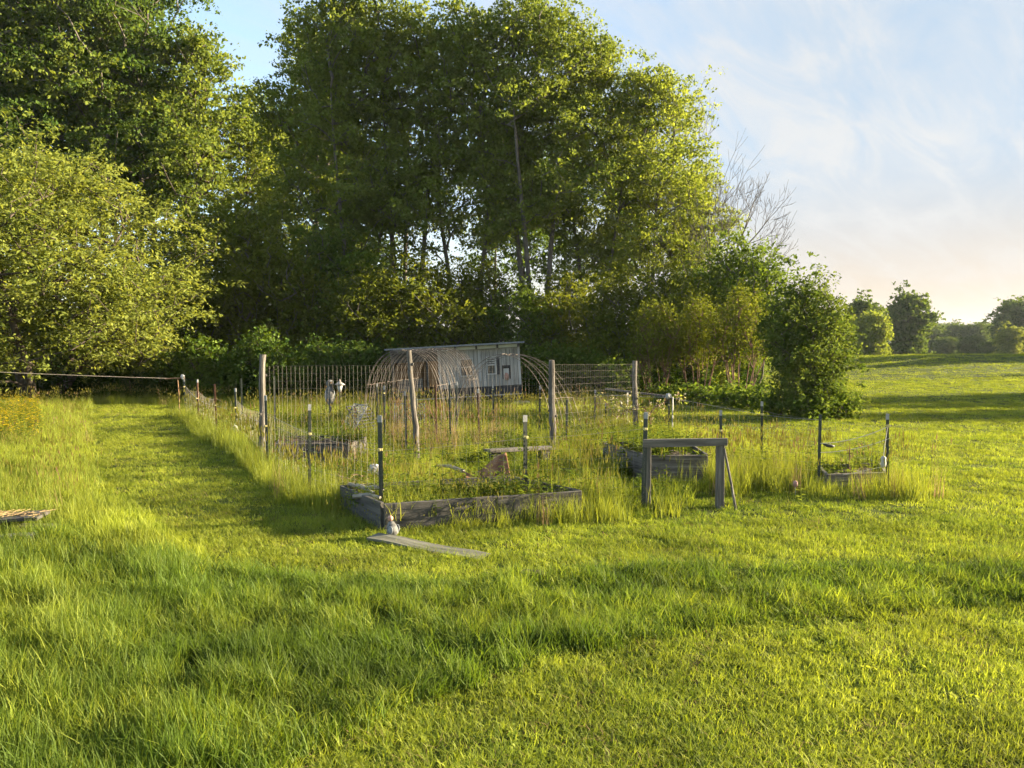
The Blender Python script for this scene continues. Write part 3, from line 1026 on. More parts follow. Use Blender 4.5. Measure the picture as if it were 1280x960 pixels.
# ---- wire fences
def wire_mesh(name, label, pts, zs, dx, r, mat, sag=0.0, z0=0.05, group=None, wob=.012, cat='wire fence'):
    """pts: plan polyline with top heights; zs: fractions of the height that carry horizontal wires"""
    o0 = Vector((pts[0][0], pts[0][1], 0))
    root = thing(name, label, cat, (o0.x, o0.y, 0), 0, group)
    vb = MB(); hb = MB()
    for (x0, y0, h0), (x1, y1, h1) in zip(pts[:-1], pts[1:]):
        L = math.hypot(x1 - x0, y1 - y0)
        n = max(2, int(L / dx))
        for i in range(n + 1):
            u = i / n
            s = sag * math.sin(PI * u)
            x, y, h = x0 + (x1 - x0) * u, y0 + (y1 - y0) * u, h0 + (h1 - h0) * u - s
            wx, wy = random.gauss(0, wob), random.gauss(0, wob)
            vb.tube([(x - o0.x, y - o0.y, z0), (x - o0.x + wx, y - o0.y + wy, z0 + (h - z0) * .5), (x - o0.x, y - o0.y, h)], r, 3, False)
        for zf in zs:
            row = []
            for i in range(n + 1):
                u = i / n
                s = sag * math.sin(PI * u)
                h = h0 + (h1 - h0) * u - s
                row.append((x0 + (x1 - x0) * u - o0.x, y0 + (y1 - y0) * u - o0.y, z0 + (h - z0) * zf + random.gauss(0, wob * .4)))
            hb.tube(row, r, 3, False)
    vb.build('vertical_wires', mat, root)
    hb.build('horizontal_wires', mat, root)
    return root


def xy(t):
    return (t[1].x, t[1].y)


pa, pb, pc, pd = (xy(WP[k]) for k in 'abcd')
zs_tall = [0, .06, .12, .18, .25, .33, .41, .49, .58, .67, .76, .84, .92, 1.0]
wire_mesh('wire_fence', 'tall welded wire fence from the thick corner post across to the straight grey post', [(*pa, 1.88), (*pc, 1.86)], zs_tall, .078, .0011, M['wire_old'], .0, group='garden wire fences')
wire_mesh('wire_fence', 'tall welded wire fence between the straight and crooked grey posts', [(*pc, 1.86), (*pd, 1.80)], zs_tall, .078, .0011, M['wire_old'], 0, group='garden wire fences')
zs_low = [0, .14, .28, .43, .58, .72, .86, 1.0]
wire_mesh('wire_fence', 'sagging low wire netting along the mown path', [(*xy(TP['corner']), 1.0), (*xy(TP['l2']), .9), (*xy(TP['l3']), .95), (*xy(TP['l4']), .95), (*pa, 1.0)], zs_low, .15, .0016, M['wire_old'], .08, group='garden wire fences', wob=.02)
wire_mesh('wire_fence', 'low wire fence along the front by the near raised bed', [(*pa, 1.0), (*xy(TP['f1']), 1.0), (*xy(TP['f2']), 1.0), (*xy(TP['f3']), 1.02), (*xy(TP['g1']), 1.0)], zs_low, .15, .0012, M['wire_old'], .02, group='garden wire fences')
wire_mesh('wire_fence', 'low wire fence along the open right side of the garden', [(*xy(TP['r3']), 1.0), (*xy(TP['r1']), 1.0), (*xy(TP['b1']), 1.02), (*xy(TP['b2']), 1.0)], zs_low, .16, .0016, M['wire_old'], .03, group='garden wire fences')
wire_mesh('wire_fence', 'low wire fence from the wooden frame to the slack rope post', [(*xy(TP['g2']), .95), (*xy(TP['r2']), .95)], zs_low, .16, .0013, M['wire_old'], .03, group='garden wire fences')


def strand(name, label, cat, pts, r, mat, sag, group=None):
    o0 = Vector(pts[0])
    mb = MB()
    line = []
    for a, b in zip(pts[:-1], pts[1:]):
        a, b = Vector(a), Vector(b)
        for i in range(9):
            u = i / 8
            p = a.lerp(b, u); p.z -= sag * 4 * u * (1 - u)
            if not line or (p - line[-1]).length > 1e-4:
                line.append(p)
    mb.tube([p - o0 for p in line], r, 4)
    o = mb.build(name, mat, None, o0)
    return tag(o, label, cat, group)


def top(k, f):
    t = TP[k]
    return (t[1].x, t[1].y - .05, t[2] * f)


strand('fence_wire', 'taut top wire along the right side from the bar to the slack rope post', 'wire', [top('b2', .9), top('b1', .92), top('r1', .8), top('r2', .93)], .0035, M['wire'], .01, 'single fence strands')
strand('fence_wire', 'single wire strand along the front from the thick post to the wooden frame', 'wire', [(pa[0], pa[1], 1.05), top('f1', .70), top('f2', .68), top('f3', .79), top('g1', .84)], .0022, M['wire_old'], .02, 'single fence strands')
strand('fence_wire', 'single wire strand along the path posts', 'wire', [top('corner', .86), top('l2', .55), top('l3', .6), top('l4', .62), (pa[0], pa[1], .8)], .0035, M['wire'], .04, 'single fence strands')
strand('rope', 'upper slack pale rope across the right corner opening', 'rope', [top('r2', .62), top('r3', .86)], .007, M['rope'], .06, 'slack ropes of the corner opening')
strand('rope', 'lower slack pale rope across the right corner opening', 'rope', [top('r2', .50), top('r3', .70)], .006, M['rope'], .05, 'slack ropes of the corner opening')
strand('rope', 'bottom slack pale rope across the right corner opening', 'rope', [top('r2', .16), (TP['r3'][1].x, TP['r3'][1].y, .42)], .005, M['rope'], .02, 'slack ropes of the corner opening')
c_ = TP['corner'][1]
far_left = Vector((-17.5, 18.0, 1.95))
strand('rope', 'long rope stretched from the corner stick off to the left before the willow', 'rope', [tuple(far_left), (c_.x - .55, c_.y, 1.22)], .0042, M['wire_old'], .05)
hp = thing('wooden_post', 'wooden post holding the left end of the long rope', 'post', (far_left.x, far_left.y, 0))
MB().tube([(0, 0, -.2), (0, 0, 1), (.02, 0, 2.1)], [.07, .065, .06], 10).build('shaft', M['wood_post'], hp)

# crossed stick at the corner
st = thing('corner_stick', 'short brown stick tied level across the far fence corner', 'stick', (c_.x - .18, c_.y - .06, 0))
MB().tube([(-.42, 0, 1.20), (-.1, .01, 1.225), (.2, 0, 1.235)], [.020, .022, .018], 7).build('crossbar', M['wood_brown'], st)
MB().tube([(.0, .02, -.05), (.01, .015, .6), (-.02, .0, 1.25)], [.020, .018, .016], 7).build('upright', M['wood_brown'], st)
mb = MB(); mb.lump((.14, 0, 1.27), .06, 6, .3, (1, .7, 1.2), 3); mb.build('wrap', M['white'], st)
MB().lump((.03, -.03, .10), .05, 6, .25, (1, 1, .8), 4).build('foot_cap', M['red'], st)

# hanging handle
hx = TP['r3'][1]
hh = thing('hanging_grip', 'pale plastic gate grip hanging at the right corner post', 'gate handle', (hx.x - .10, hx.y - .06, .40))
MB().lathe([(.012, 0), (.035, .01), (.042, .05), (.036, .11), (.040, .15), (.016, .17)], 12).build('grip', M['white'], hh, smooth=True)
MB().tube([(0, 0, .17), (.01, 0, .3), (.06, .02, .62)], .005, 5).build('cord', M['rope'], hh)
kx = top('r2', .62)
hh2 = thing('hanging_grip', 'black gate grip where the upper slack rope meets its post', 'gate handle', (kx[0] + .12, kx[1], kx[2] - .03))
MB().tube([(-.08, 0, .02), (-.02, 0, 0), (.05, 0, -.012), (.10, 0, -.015)], [.010, .024, .026, .012], 10).build('grip', M['black'], hh2, smooth=True)
MB().tube([(-.13, 0, .035), (-.10, 0, .035), (-.08, 0, .02)], .005, 5).build('hook', M['wire'], hh2)

# wooden gate frame
g1, g2 = P(809, 636), P(898, 634)
gf = thing('timber_gateway', 'grey timber gateway with a top rail between two steel posts', 'gate frame', ((g1.x + g2.x) / 2, (g1.y + g2.y) / 2, 0))
gh = height_at(809, 556, g1)
hw = (g2.x - g1.x) / 2
for s in (-1, 1):
    MB().box((0, 0, 0), (gh + .2, .125, .10), None, .004).build('upright', M['wood_board'], gf, (s * hw, 0, gh / 2 - .1), (0, -PI / 2, 0), bevel=.008)
MB().box((0, 0, 0), (hw * 2 + .15, .05, .11), None, .006).build('top_rail', M['wood_board'], gf, (.0, -.075, gh + .035), (0, R(-1.0), 0), bevel=.006)
MB().tube([(hw + .04, -.06, gh - .05), (hw + .12, -.12, .4), (hw + .19, -.16, -.02)], [.016, .018, .02], 7).build('brace', M['wood_post'], gf)

# horizontal bar with posts at the back
b0, b1 = TP['b3'], TP['b1']
bar = thing('trellis_bar', 'pale horizontal bar carried on thin uprights at the back', 'trellis', (b1[1].x, b1[1].y, 0))
q0 = A(757, 486, b0[1].y); q1 = A(838, 496, b1[1].y)
rel = lambda v: (v[0] - b1[1].x, v[1] - b1[1].y, v[2])
MB().beam(rel(q0), rel(q1), .05, .05).build('crossbar', M['wood_post'], bar, bevel=.006)
for px, yy in ((787, None), (841, None)):
    u = (px - 757) / 81
    v = q0.lerp(q1, u)
    MB().tube([rel((v.x, v.y + .05, -.05)), rel((v.x, v.y + .05, v.z))], .018, 6).build('upright', M['wire'], bar)
MB().lump(rel((q1.x - .06, q1.y - .03, q1.z + .02)), .06, 6, .3, (1.2, .8, 1), 9).build('wrap', M['white'], bar)


# blossoming sapling by the bar
def sapling(px, ybase, ytop, label, seed):
    p = P(px, ybase); h = height_at(px, ytop, p)
    rng = np.random.default_rng(seed)
    tips = rng.normal(size=(26, 3)) * np.array([.42, .25, .22]) + np.array([0, 0, h * .72])
    PP, par, rad, n0 = grow_tree([[(0, 0, -.05), (.02, 0, h * .3), (0, .02, h * .6)]], tips, rng, .005, .4, .2, .6)
    r = thing('blossom_sapling', label, 'sapling', (p.x, p.y, 0))
    o = bpy.data.objects.new('stem', limb_mesh('stem', PP, par, rad, M['bark_red'])); COL.objects.link(o); o.parent = r
    c, t, k = leaves_on(tips, None, 5, rng, (.06, .06, .06))
    o = bpy.data.objects.new('leaves', leaf_mesh('leaves', c, M['maple_bright'], rng, .07, .6, .3, t)); COL.objects.link(o); o.parent = r
    c, t, k = leaves_on(tips, None, 5, rng, (.05, .05, .05))
    o = bpy.data.objects.new('blossom', leaf_mesh('blossom', c, M['blossom'], rng, .06, .9, .3, t)); COL.objects.link(o); o.parent = r


sapling(779, 540, 498, 'young sapling with pale blossom under the left of the bar', 21)
sapling(812, 545, 500, 'young sapling with pale blossom between crooked post and bar end', 22)

# ---- wire tunnels of bent cattle panel
def arch(root, width, height, nh, spacing, nlong, r, mat, part, x0=0.0, skew=0.0, flat=1.0, grow=0.0):
    mb = MB()
    rails = [[] for _ in range(nlong)]
    for i in range(nh):
        pts = []
        w_ = width * (1 + grow * i + .02 * math.sin(i * 1.7)); h_ = height * (1 + .012 * math.sin(i * 2.3))
        for k in range(25):
            a = PI * k / 24
            ca, sa = math.cos(a), max(0, math.sin(a))
            x = -math.copysign(abs(ca) ** flat, ca) * w_ / 2
            z = sa ** flat * h_
            pts.append((x + skew * i + width * grow * i / 2, x0 + i * spacing, z - .05))
        mb.tube(pts, r, 5, False)
        for j in range(nlong):
            rails[j].append(pts[int(round((j + .5) / nlong * 24))])
    for rl in rails:
        mb.tube(rl, r * .9, 4, False)
    return mb.build(part, mat, root, smooth=True)


tl = P(457, 536); tr = P(552, 543)
tw = (tr.x - tl.x)
tx, ty = (tl.x + tr.x) / 2, (tl.y + tr.y) / 2
th_ = A(500, 438, ty).z + .05
tun = thing('wire_tunnel', 'arched wire tunnel trellis of close rusty hoops left of the coop', 'trellis', (tx, ty, 0), R(-13), 'bent wire arches')
for k in range(3):
    arch(tun, tw * (1 - .01 * k), th_ * (1 + .005 * k), 10, .135, 3, .0066, M['arch_wire'], 'wire_panel', k * 1.35, flat=.78)
al = P(556, 548); ar = P(700, 552)
aw = (ar - al).length
arz = math.atan2(ar.y - al.y, ar.x - al.x)
ah = A(632, 443, (al.y + ar.y) / 2).z + .05
wa = thing('wire_arch', 'wide low wire arch panel spanning toward the straight grey post', 'trellis', ((al.x + ar.x) / 2, (al.y + ar.y) / 2, 0), arz, 'bent wire arches')
arch(wa, aw * .88, ah, 6, .16, 3, .0058, M['arch_wire'], 'wire_panel', 0, -.02, grow=.052)


# ---- small leaning trellis panels
def lattice(w, h, nx, ny, r, mat, name, root, loc, rot, frame=.012):
    mb = MB()
    for i in range(nx + 1):
        mb.tube([(-w / 2 + w * i / nx, 0, 0), (-w / 2 + w * i / nx, 0, h)], r, 4, False)
    for j in range(ny + 1):
        mb.tube([(-w / 2, 0, h * j / ny), (w / 2, 0, h * j / ny)], r, 4, False)
    for a, b in (((-w / 2, 0, 0), (-w / 2, 0, h)), ((w / 2, 0, 0), (w / 2, 0, h)), ((-w / 2, 0, h), (w / 2, 0, h))):
        mb.tube([a, b], frame, 5)
    return mb.build(name, mat, root, loc, rot)


ap = P(448, 548)
af = thing('lattice_tent', 'tent shaped trellis of grey netting and black slats beside the tunnel', 'trellis', (ap.x, ap.y, 0), R(4))
lattice(.9, .95, 14, 16, .006, M['net_grey'], 'net_panel', af, (-.28, 0, 0), (R(0), R(0), R(-90 + 20)))
o = af.children[-1]; o.rotation_euler = (R(-32), 0, R(-62)); o.location = (-.40, -.05, 0)
lattice(.9, .95, 3, 11, .013, M['net_black'], 'slat_panel', af, (.42, 0, 0), (R(-34), 0, R(62)))
ap2 = P(538, 545)
lp = thing('netting_trellis', 'dark rusted mesh panel leaning behind the leaning grey post', 'trellis', (ap2.x, ap2.y, 0), R(20))
lattice(.55, .85, 8, 9, .008, M['post_rust'], 'mesh_panel', lp, (0, 0, .02), (R(-20), R(-24), 0))
MB().tube([(-.3, .25, -.05), (-.3, .22, .95)], .02, 6).build('stake', M['post_green'], lp)
ap3 = P(503, 548)
lp = thing('netting_trellis', 'loose grey netting panel standing inside the tunnel', 'trellis', (ap3.x, ap3.y + 1.2, 0), R(-8))
lattice(.8, .75, 16, 14, .005, M['net_grey'], 'net_panel', lp, (0, 0, 0), (R(-6), 0, 0))

# ---- owl decoy and lantern
op = P(413, 533)
oh = height_at(413, 506, op)
owl_top = height_at(413, 473, op)
s_ = (owl_top - oh)
owl = thing('owl_decoy', 'grey and white owl figure perched on a stake behind the left bed', 'ornament', (op.x, op.y, 0), R(25))
MB().tube([(0, 0, -.1), (.01, 0, oh * .5), (0, 0, oh + .05)], [.035, .032, .03], 8).build('stake', M['wood_post'], owl)
MB().lathe([(.04, 0), (.075, .04), (.115, .16), (.125, .30), (.11, .42), (.085, .50), (.07, .53)], 18, (0, 0, oh)).build('body', M['stone'], owl, smooth=True)
hd = MB(); hd.lump((0, -.01, oh + .60), .10, 12, .03, (1.05, .95, 1), 3)
hb = hd.build('head', M['stone'], owl, smooth=True)
for s in (-1, 1):
    MB().lump((s * .045, -.112, oh + .645), .024, 8, 0, (1, .6, 1), 1).build('eye', M['black'], hb, smooth=True)
    wg = MB(); wg.lump((s * .105, .02, oh + .25), .10, 10, .05, (.35, .8, 1.6), 5); wg.build('wing', M['net_grey'], owl, smooth=True)
MB().tube([(0, -.115, oh + .625), (0, -.15, oh + .59)], [.02, .003], 6).build('beak', M['wood_brown'], hb)
lp_ = P(424, 533)
lh = height_at(424, 487, lp_)
lan = thing('garden_lantern', 'small pointed lantern on a thin pole next to the owl', 'lantern', (lp_.x + .03, lp_.y, 0))
MB().tube([(0, 0, -.1), (0, 0, lh - .05)], .010, 6).build('pole', M['post_green'], lan)
MB().lathe([(.03, -.06), (.055, .0), (.085, .13)], 12, (0, 0, lh)).build('lamp_body', M['insulator_white'], lan, smooth=True)
MB().lathe([(.14, .13), (.145, .145), (.05, .21), (.018, .24), (.018, .27), (.004, .30)], 14, (0, 0, lh)).build('lamp_cap', M['wire_old'], lan, smooth=True)

# hanging white bottle on the path fence
bp_ = TP['l4'][1]
bz = A(298, 535, bp_.y).z
bt = thing('hanging_bottle', 'white plastic bottle hanging from a path fence post', 'bottle', (bp_.x + .04, bp_.y - .08, bz - .14))
MB().lathe([(.05, 0), (.062, .01), (.062, .17), (.04, .215), (.02, .235), (.02, .26)], 14).build('bottle_body', M['insulator_white'], bt, None, (R(8), R(-14), 0), smooth=True)
MB().tube([(.02, 0, .26), (0, .02, .42), (-.03, .08, .6)], .005, 4).build('cord', M['rope'], bt)


# ---- raised beds
BEDS = []


def raised_bed(label, corners, h, thick, mat, soil_z, boards=1, split=None):
    """corners: four plan points, front-left, front-right, back-right, back-left"""
    c = sum((Vector((p[0], p[1], 0)) for p in corners), Vector()) / 4
    r = thing('raised_bed', label, 'raised bed', c, 0, 'raised garden beds')
    n = len(corners)
    for i in range(n):
        a = Vector((*corners[i], 0)) - c; b = Vector((*corners[(i + 1) % n], 0)) - c
        d = b - a
        ang = math.atan2(d.y, d.x)
        segs = [(0, 1)] if (i != 0 or not split) else [(0, split), (split, 1)]
        for u0, u1 in segs:
            for k in range(boards):
                hh_ = h / boards
                p0, p1 = a.lerp(b, u0), a.lerp(b, u1)
                L = (p1 - p0).length - .008 - (thick * 2.02 if i % 2 else 0)
                mid = (p0 + p1) / 2
                MB().box((0, 0, 0), (L, thick, hh_ - .006), None, .005).build('board', M[mat], r, (mid.x, mid.y, hh_ * (k + .5) + .01 * random.random()),
                                                                           (R(random.uniform(-1.5, 1.5)), R(random.uniform(-.5, .5)), ang), bevel=.006)
    vs = [(p[0] - c.x, p[1] - c.y) for p in corners]
    ns = 14
    V, Fc = [], []
    rr = random.Random(len(BEDS))
    for j in range(ns + 1):
        for i in range(ns + 1):
            u, v = i / ns * .96 + .02, j / ns * .96 + .02
            x = (vs[0][0] * (1 - u) + vs[1][0] * u) * (1 - v) + (vs[3][0] * (1 - u) + vs[2][0] * u) * v
            y = (vs[0][1] * (1 - u) + vs[1][1] * u) * (1 - v) + (vs[3][1] * (1 - u) + vs[2][1] * u) * v
            V.append((x, y, soil_z + .05 * math.sin(PI * u) * math.sin(PI * v) + rr.uniform(-.025, .025)))
    for j in range(ns):
        for i in range(ns):
            a = j * (ns + 1) + i
            Fc.append((a, a + 1, a + ns + 2, a + ns + 1))
    MB().add(V, Fc).build('soil', M['soil'], r, smooth=True)
    BEDS.append(([(p[0], p[1]) for p in corners], soil_z))
    return r


def plan(px, py):
    p = P(px, py); return (p.x, p.y)


f0 = plan(480, 664); f1 = plan(727, 645)
dv = Vector((f1[0] - f0[0], f1[1] - f0[1])).normalized(); nv = Vector((-dv.y, dv.x))
near_bed = [f0, f1, (f1[0] - .55 + nv.x * 1.25, f1[1] + nv.y * 1.25), (f0[0] - .40 + nv.x * 1.35, f0[1] + nv.y * 1.35)]
raised_bed('near raised bed of long dark grey boards with grass growing inside', near_bed, .34, .045, 'wood_dark', .16, 1, .55)
l0 = plan(345, 578); l1 = plan(437, 577)
raised_bed('left raised bed beyond the tall wire fence, dark soil heaped inside', [l0, l1, (l1[0] + .1, l1[1] + 1.2), (l0[0] - .25, l0[1] + 1.3)], .36, .045, 'wood_dark', .30, 1)
r0 = plan(803, 604); r1 = plan(884, 603)
raised_bed('right raised bed of two stacked grey planks behind the gate frame', [(r0[0] + .08, r0[1]), r1, (r1[0] + .05, r1[1] + 1.5), (r0[0] - .45, r0[1] + 1.75)], .46, .05, 'wood_board', .40, 2)
q0_ = plan(1032, 614); q1_ = plan(1106, 611)
raised_bed('far right low raised bed behind the slack rope opening', [q0_, q1_, (q1_[0] + .35, q1_[1] + .9), (q0_[0] + .25, q0_[1] + .9)], .27, .045, 'wood_board', .20, 1)


def plank(name, label, cat, a, b, w, t, mat, z=0.0, tilt=(0, 0), group=None):
    a, b = Vector((*a, 0)), Vector((*b, 0))
    d = b - a
    m = (a + b) / 2
    mb = MB()
    n = 8
    rr = random.Random(int(abs(m.x * 1000)))
    L = d.length
    V, Fc = [], []
    for i in range(n + 1):
        x = -L / 2 + L * i / n; dz = .008 * math.sin(i * 1.1)
        for yy, zz in ((-w / 2, -t / 2), (w / 2, -t / 2), (w / 2, t / 2), (-w / 2, t / 2)):
            V.append((x + (rr.uniform(-.012, .012) if i in (0, n) else 0), yy + rr.uniform(-.004, .004), zz + dz))
    for i in range(n):
        for k in range(4):
            p, q = i * 4 + k, i * 4 + (k + 1) % 4
            Fc.append((p, p + 4, q + 4, q))
    Fc += [(0, 1, 2, 3), (n * 4 + 3, n * 4 + 2, n * 4 + 1, n * 4)]
    mb.add(V, Fc)
    o = mb.build(name, M[mat], None, (m.x, m.y, z + t / 2), (tilt[0], tilt[1], math.atan2(d.y, d.x)), bevel=.005)
    return tag(o, label, cat, group)


plank('wooden_plank', 'pale wide plank lying in the grass before the near bed', 'plank', plan(466, 674), plan(607, 700), .21, .03, 'wood_plank', .012, (R(5), R(.5)))
# driftwood on the bed corner
for i, (a, b, z, lab) in enumerate([((434, 636), (466, 652), .33, 'bleached split stick lying across the left bed corner'),
                                    ((452, 645), (478, 648), .35, 'short pale stick crossing the split stick on the bed corner'),
                                    ((440, 652), (474, 656), .31, 'straw coloured thin stick on the left bed corner')]):
    pa_, pb_ = P(*a), P(*b)
    o0 = (pa_ + pb_) / 2
    d_ = pb_ - pa_
    mb = MB(); mb.tube([-d_ / 2, Vector((.02, .02, .03)), d_ / 2 + Vector((0, 0, .02))], [.028, .034, .02], 7)
    tag(mb.build('stick', M['wood_pale'], None, (o0.x, o0.y + .1, z)), lab, 'stick', 'sticks on the bed corner')
pa_, pb_ = P(546, 600), P(580, 604)
mb = MB(); o0 = (pa_ + pb_) / 2; d_ = pb_ - pa_
mb.tube([-d_ / 2, Vector((0, 0, .04)), d_ / 2], [.02, .03, .035], 7)
tag(mb.build('stick', M['wood_pale'], None, (o0.x, o0.y, .22), (0, R(6), 0)), 'pale branch lying left of the rusty sheet', 'stick')

# heap of dry stems at the bed corner
hq = P(436, 622)
mb = MB()
rh = random.Random(8)
for i in range(130):
    a = rh.uniform(0, 2 * PI); L = rh.uniform(.15, .45); q = rh.random() ** .5
    cx, cy = math.cos(i * 2.4) * .42 * q, math.sin(i * 2.4) * .34 * q
    z = rh.uniform(.02, .26) * (1.1 - q); dz = rh.uniform(-.05, .12)
    mb.tube([(cx - math.cos(a) * L / 2, cy - math.sin(a) * L / 2, z), (cx, cy, z + .03 + dz * .5), (cx + math.cos(a) * L / 2, cy + math.sin(a) * L / 2, max(.01, z + dz))],
            [.006, .006, .003], 4, False)
tag(mb.build('brush_heap', M['straw'], None, (hq.x, hq.y + .5, .02)), 'heap of dry brown stems behind the left corner of the near bed', 'brush heap')

# plank bench on blocks
bb = P(608, 582); be = P(690, 576)
bn = thing('plank_bench', 'low weathered plank bench on blocks behind the rusty sheet', 'bench', ((bb.x + be.x) / 2, (bb.y + be.y) / 2, 0), math.atan2(be.y - bb.y, be.x - bb.x))
L = (be - bb).length
MB().box((0, 0, 0), (L, .30, .05), None, .008).build('seat', M['wood_post'], bn, (0, 0, .27), (0, R(1), 0), bevel=.008)
for s in (-.38, .36):
    MB().box((L * s, 0, .115), (.20, .24, .27), None, .012).build('leg', M['wood_dark'], bn, bevel=.008)


# rusty curled sheet
def rusty_sheet():
    a = P(600, 612)
    r = thing('rusty_sheet', 'curled rusty orange metal sheet lying in the garden weeds', 'metal sheet', (a.x, a.y, .10), R(8))
    r.scale = (1.0, 1.0, .92)
    n, m = 16, 8
    V = []
    for j in range(m + 1):
        v = j / m
        for i in range(n + 1):
            u = i / n
            x = -.26 + .72 * u
            z = .06 + .40 * max(0, u - .28) ** 1.25 * .78 + .10 * max(0, .18 - u) * 2 + .04 * math.sin(v * 3 + u * 6)
            y = -.22 + .5 * v + .10 * math.sin(u * 2.5)
            V.append((x, y, z + .22 * (v - .5) * (u ** 1.5) + .16 * (v - .3) ** 2))
    w_ = n + 1
    Fc = [(j * w_ + i, j * w_ + i + 1, (j + 1) * w_ + i + 1, (j + 1) * w_ + i) for j in range(m) for i in range(n)]
    o = MB().add(V, Fc).build('sheet', M['rust'], r, smooth=True)
    s = o.modifiers.new('thick', 'SOLIDIFY'); s.thickness = .012
    rim = [V[i] for i in range(n + 1)]
    MB().tube([(p[0], p[1], p[2] + .006) for p in rim], .014, 6).build('rolled_rim', M['wood_brown'], r)


rusty_sheet()

# white rag tuft on a stick
wp = P(455, 632)
wr = thing('rag_on_stick', 'crumpled white rag tied on a short stick in the left weeds', 'rag', (wp.x, wp.y + 1.0, 0))
zt = A(455, 589, wp.y + 1.0).z
MB().tube([(0, 0, -.05), (.01, 0, zt * .6), (0, 0, zt)], [.016, .014, .012], 6).build('stick', M['wood_brown'], wr)
mb = MB(); mb.lump((-.02, 0, zt + .03), .085, 9, .28, (1.1, .9, .9), 12); mb.lump((.05, 0, zt - .04), .06, 8, .3, (.8, .8, 1.2), 13); mb.build('rag', M['white'], wr, smooth=True)

# small stone figurine by the plank
fp = P(490, 673)
fg = thing('garden_figurine', 'little grey speckled bird figurine with a pink head by the bed corner', 'ornament', (fp.x, fp.y + .03, .03), R(-35))
fg.scale = (.85, .85, .85)
MB().lathe([(.045, 0), (.075, .02), (.085, .07), (.07, .13), (.045, .18), (.03, .20)], 14).build('body', M['stone'], fg, (0.02, 0, 0), (0, R(-14), 0), smooth=True)
MB().lump((-.035, 0, .235), .038, 8, .04, (1, 1, 1.05), 2).build('head', M['pink'], fg, smooth=True)
MB().tube([(-.065, 0, .232), (-.10, 0, .225)], [.012, .003], 6).build('beak', M['wood_brown'], fg)
for s in (-1, 1):
    MB().lump((.03, s * .07, .09), .05, 8, .04, (.9, .3, 1.2), 3).build('wing', M['net_grey'], fg, smooth=True)

# white disc marker, pink tag, thin stake
mp_ = P(661, 646)
mk = thing('round_marker', 'round white marker on a thin stalk beside the middle front post', 'marker', (mp_.x, mp_.y - .05, 0))
zt = A(661, 628, mp_.y).z
MB().tube([(0, 0, -.02), (0, 0, zt)], .006, 5).build('stalk', M['wire'], mk)
MB().lump((0, 0, zt), .034, 9, .02, (1, .45, 1), 2).build('disc', M['insulator_white'], mk, smooth=True)
MB().lump((0, -.016, zt), .010, 6, 0, (1, .4, 1), 2).build('centre_hole', M['black'], mk)
tg = P(994, 622)
t_ = thing('plant_tag', 'small pinkish tag on a wire in the tall grass', 'tag', (tg.x, tg.y, 0))
zt = A(994, 605, tg.y).z
MB().tube([(0, 0, -.02), (0, 0, zt)], .004, 5).build('stalk', M['wire'], t_)
MB().lathe([(.012, -.045), (.035, -.02), (.035, .03), (.014, .05)], 10, (0, 0, zt)).build('cup', M['pink'], t_, smooth=True)
sk = P(1061, 607)
s2 = thing('garden_stake', 'thin dark stake with a small crosspiece before the far right bed', 'stake', (sk.x, sk.y, 0))
zt = A(1061, 561, sk.y).z
MB().tube([(0, 0, -.05), (0, 0, zt)], .011, 6).build('shaft', M['post_rust'], s2)
MB().tube([(-.05, 0, zt - .07), (.05, 0, zt - .07)], .008, 5).build('crosspiece', M['post_rust'], s2)

# plank pile at the left edge
gx = 'loose boards of the left pile'
plank('old_board', 'top straw littered board of the pile at the left edge', 'board', plan(-70, 672), plan(56, 668), .34, .04, 'wood_dark', .20, (R(3), R(-1)), gx)
plank('old_board', 'grey board sticking out furthest right from the left pile', 'board', plan(-50, 668), plan(78, 670), .16, .035, 'wood_board', .10, (0, R(1)), gx)
plank('old_board', 'front pale edged board low in the left pile', 'board', plan(-80, 688), plan(44, 682), .15, .04, 'wood_pale', .10, (0, R(.5)), gx)
plank('old_board', 'lowest broken board at the front of the left pile', 'board', plan(-90, 702), plan(22, 692), .16, .04, 'wood_board', .03, (0, 0), gx)
plank('old_board', 'dark board buried at the bottom back of the left pile', 'board', plan(-60, 676), plan(50, 676), .5, .05, 'wood_dark', .02, (0, 0), gx)
sx = P(10, 668)
mb = MB()
for i in range(160):
    a = random.uniform(0, 6.3); l = random.uniform(.04, .10)
    x, y = random.uniform(-.5, .42), random.uniform(-.13, .13)
    mb.tube([(x - math.cos(a) * l, y - math.sin(a) * l, random.uniform(0, .025)), (x + math.cos(a) * l, y + math.sin(a) * l, random.uniform(0, .03))], .003, 3, False)
tag(mb.build('straw_litter', M['straw'], None, (sx.x, sx.y, .245)), 'dry straw scattered over the left board pile', None, None, 'stuff')

# bare earth mounds
for px, py, rx, lab in ((290, 744, .26, 'bare dark earth mound in the long foreground grass'), (662, 722, .18, 'small bare earth patch in the mown grass before the bed')):
    p = P(px, py)
    mb = MB(); mb.lump((0, 0, 0), 1, 9, .10, (rx, rx * .6, .05), 8)
    tag(mb.build('earth_mound', M['soil'], None, (p.x, p.y, gz(p.x, p.y) + .01), smooth=True), lab, 'earth mound')


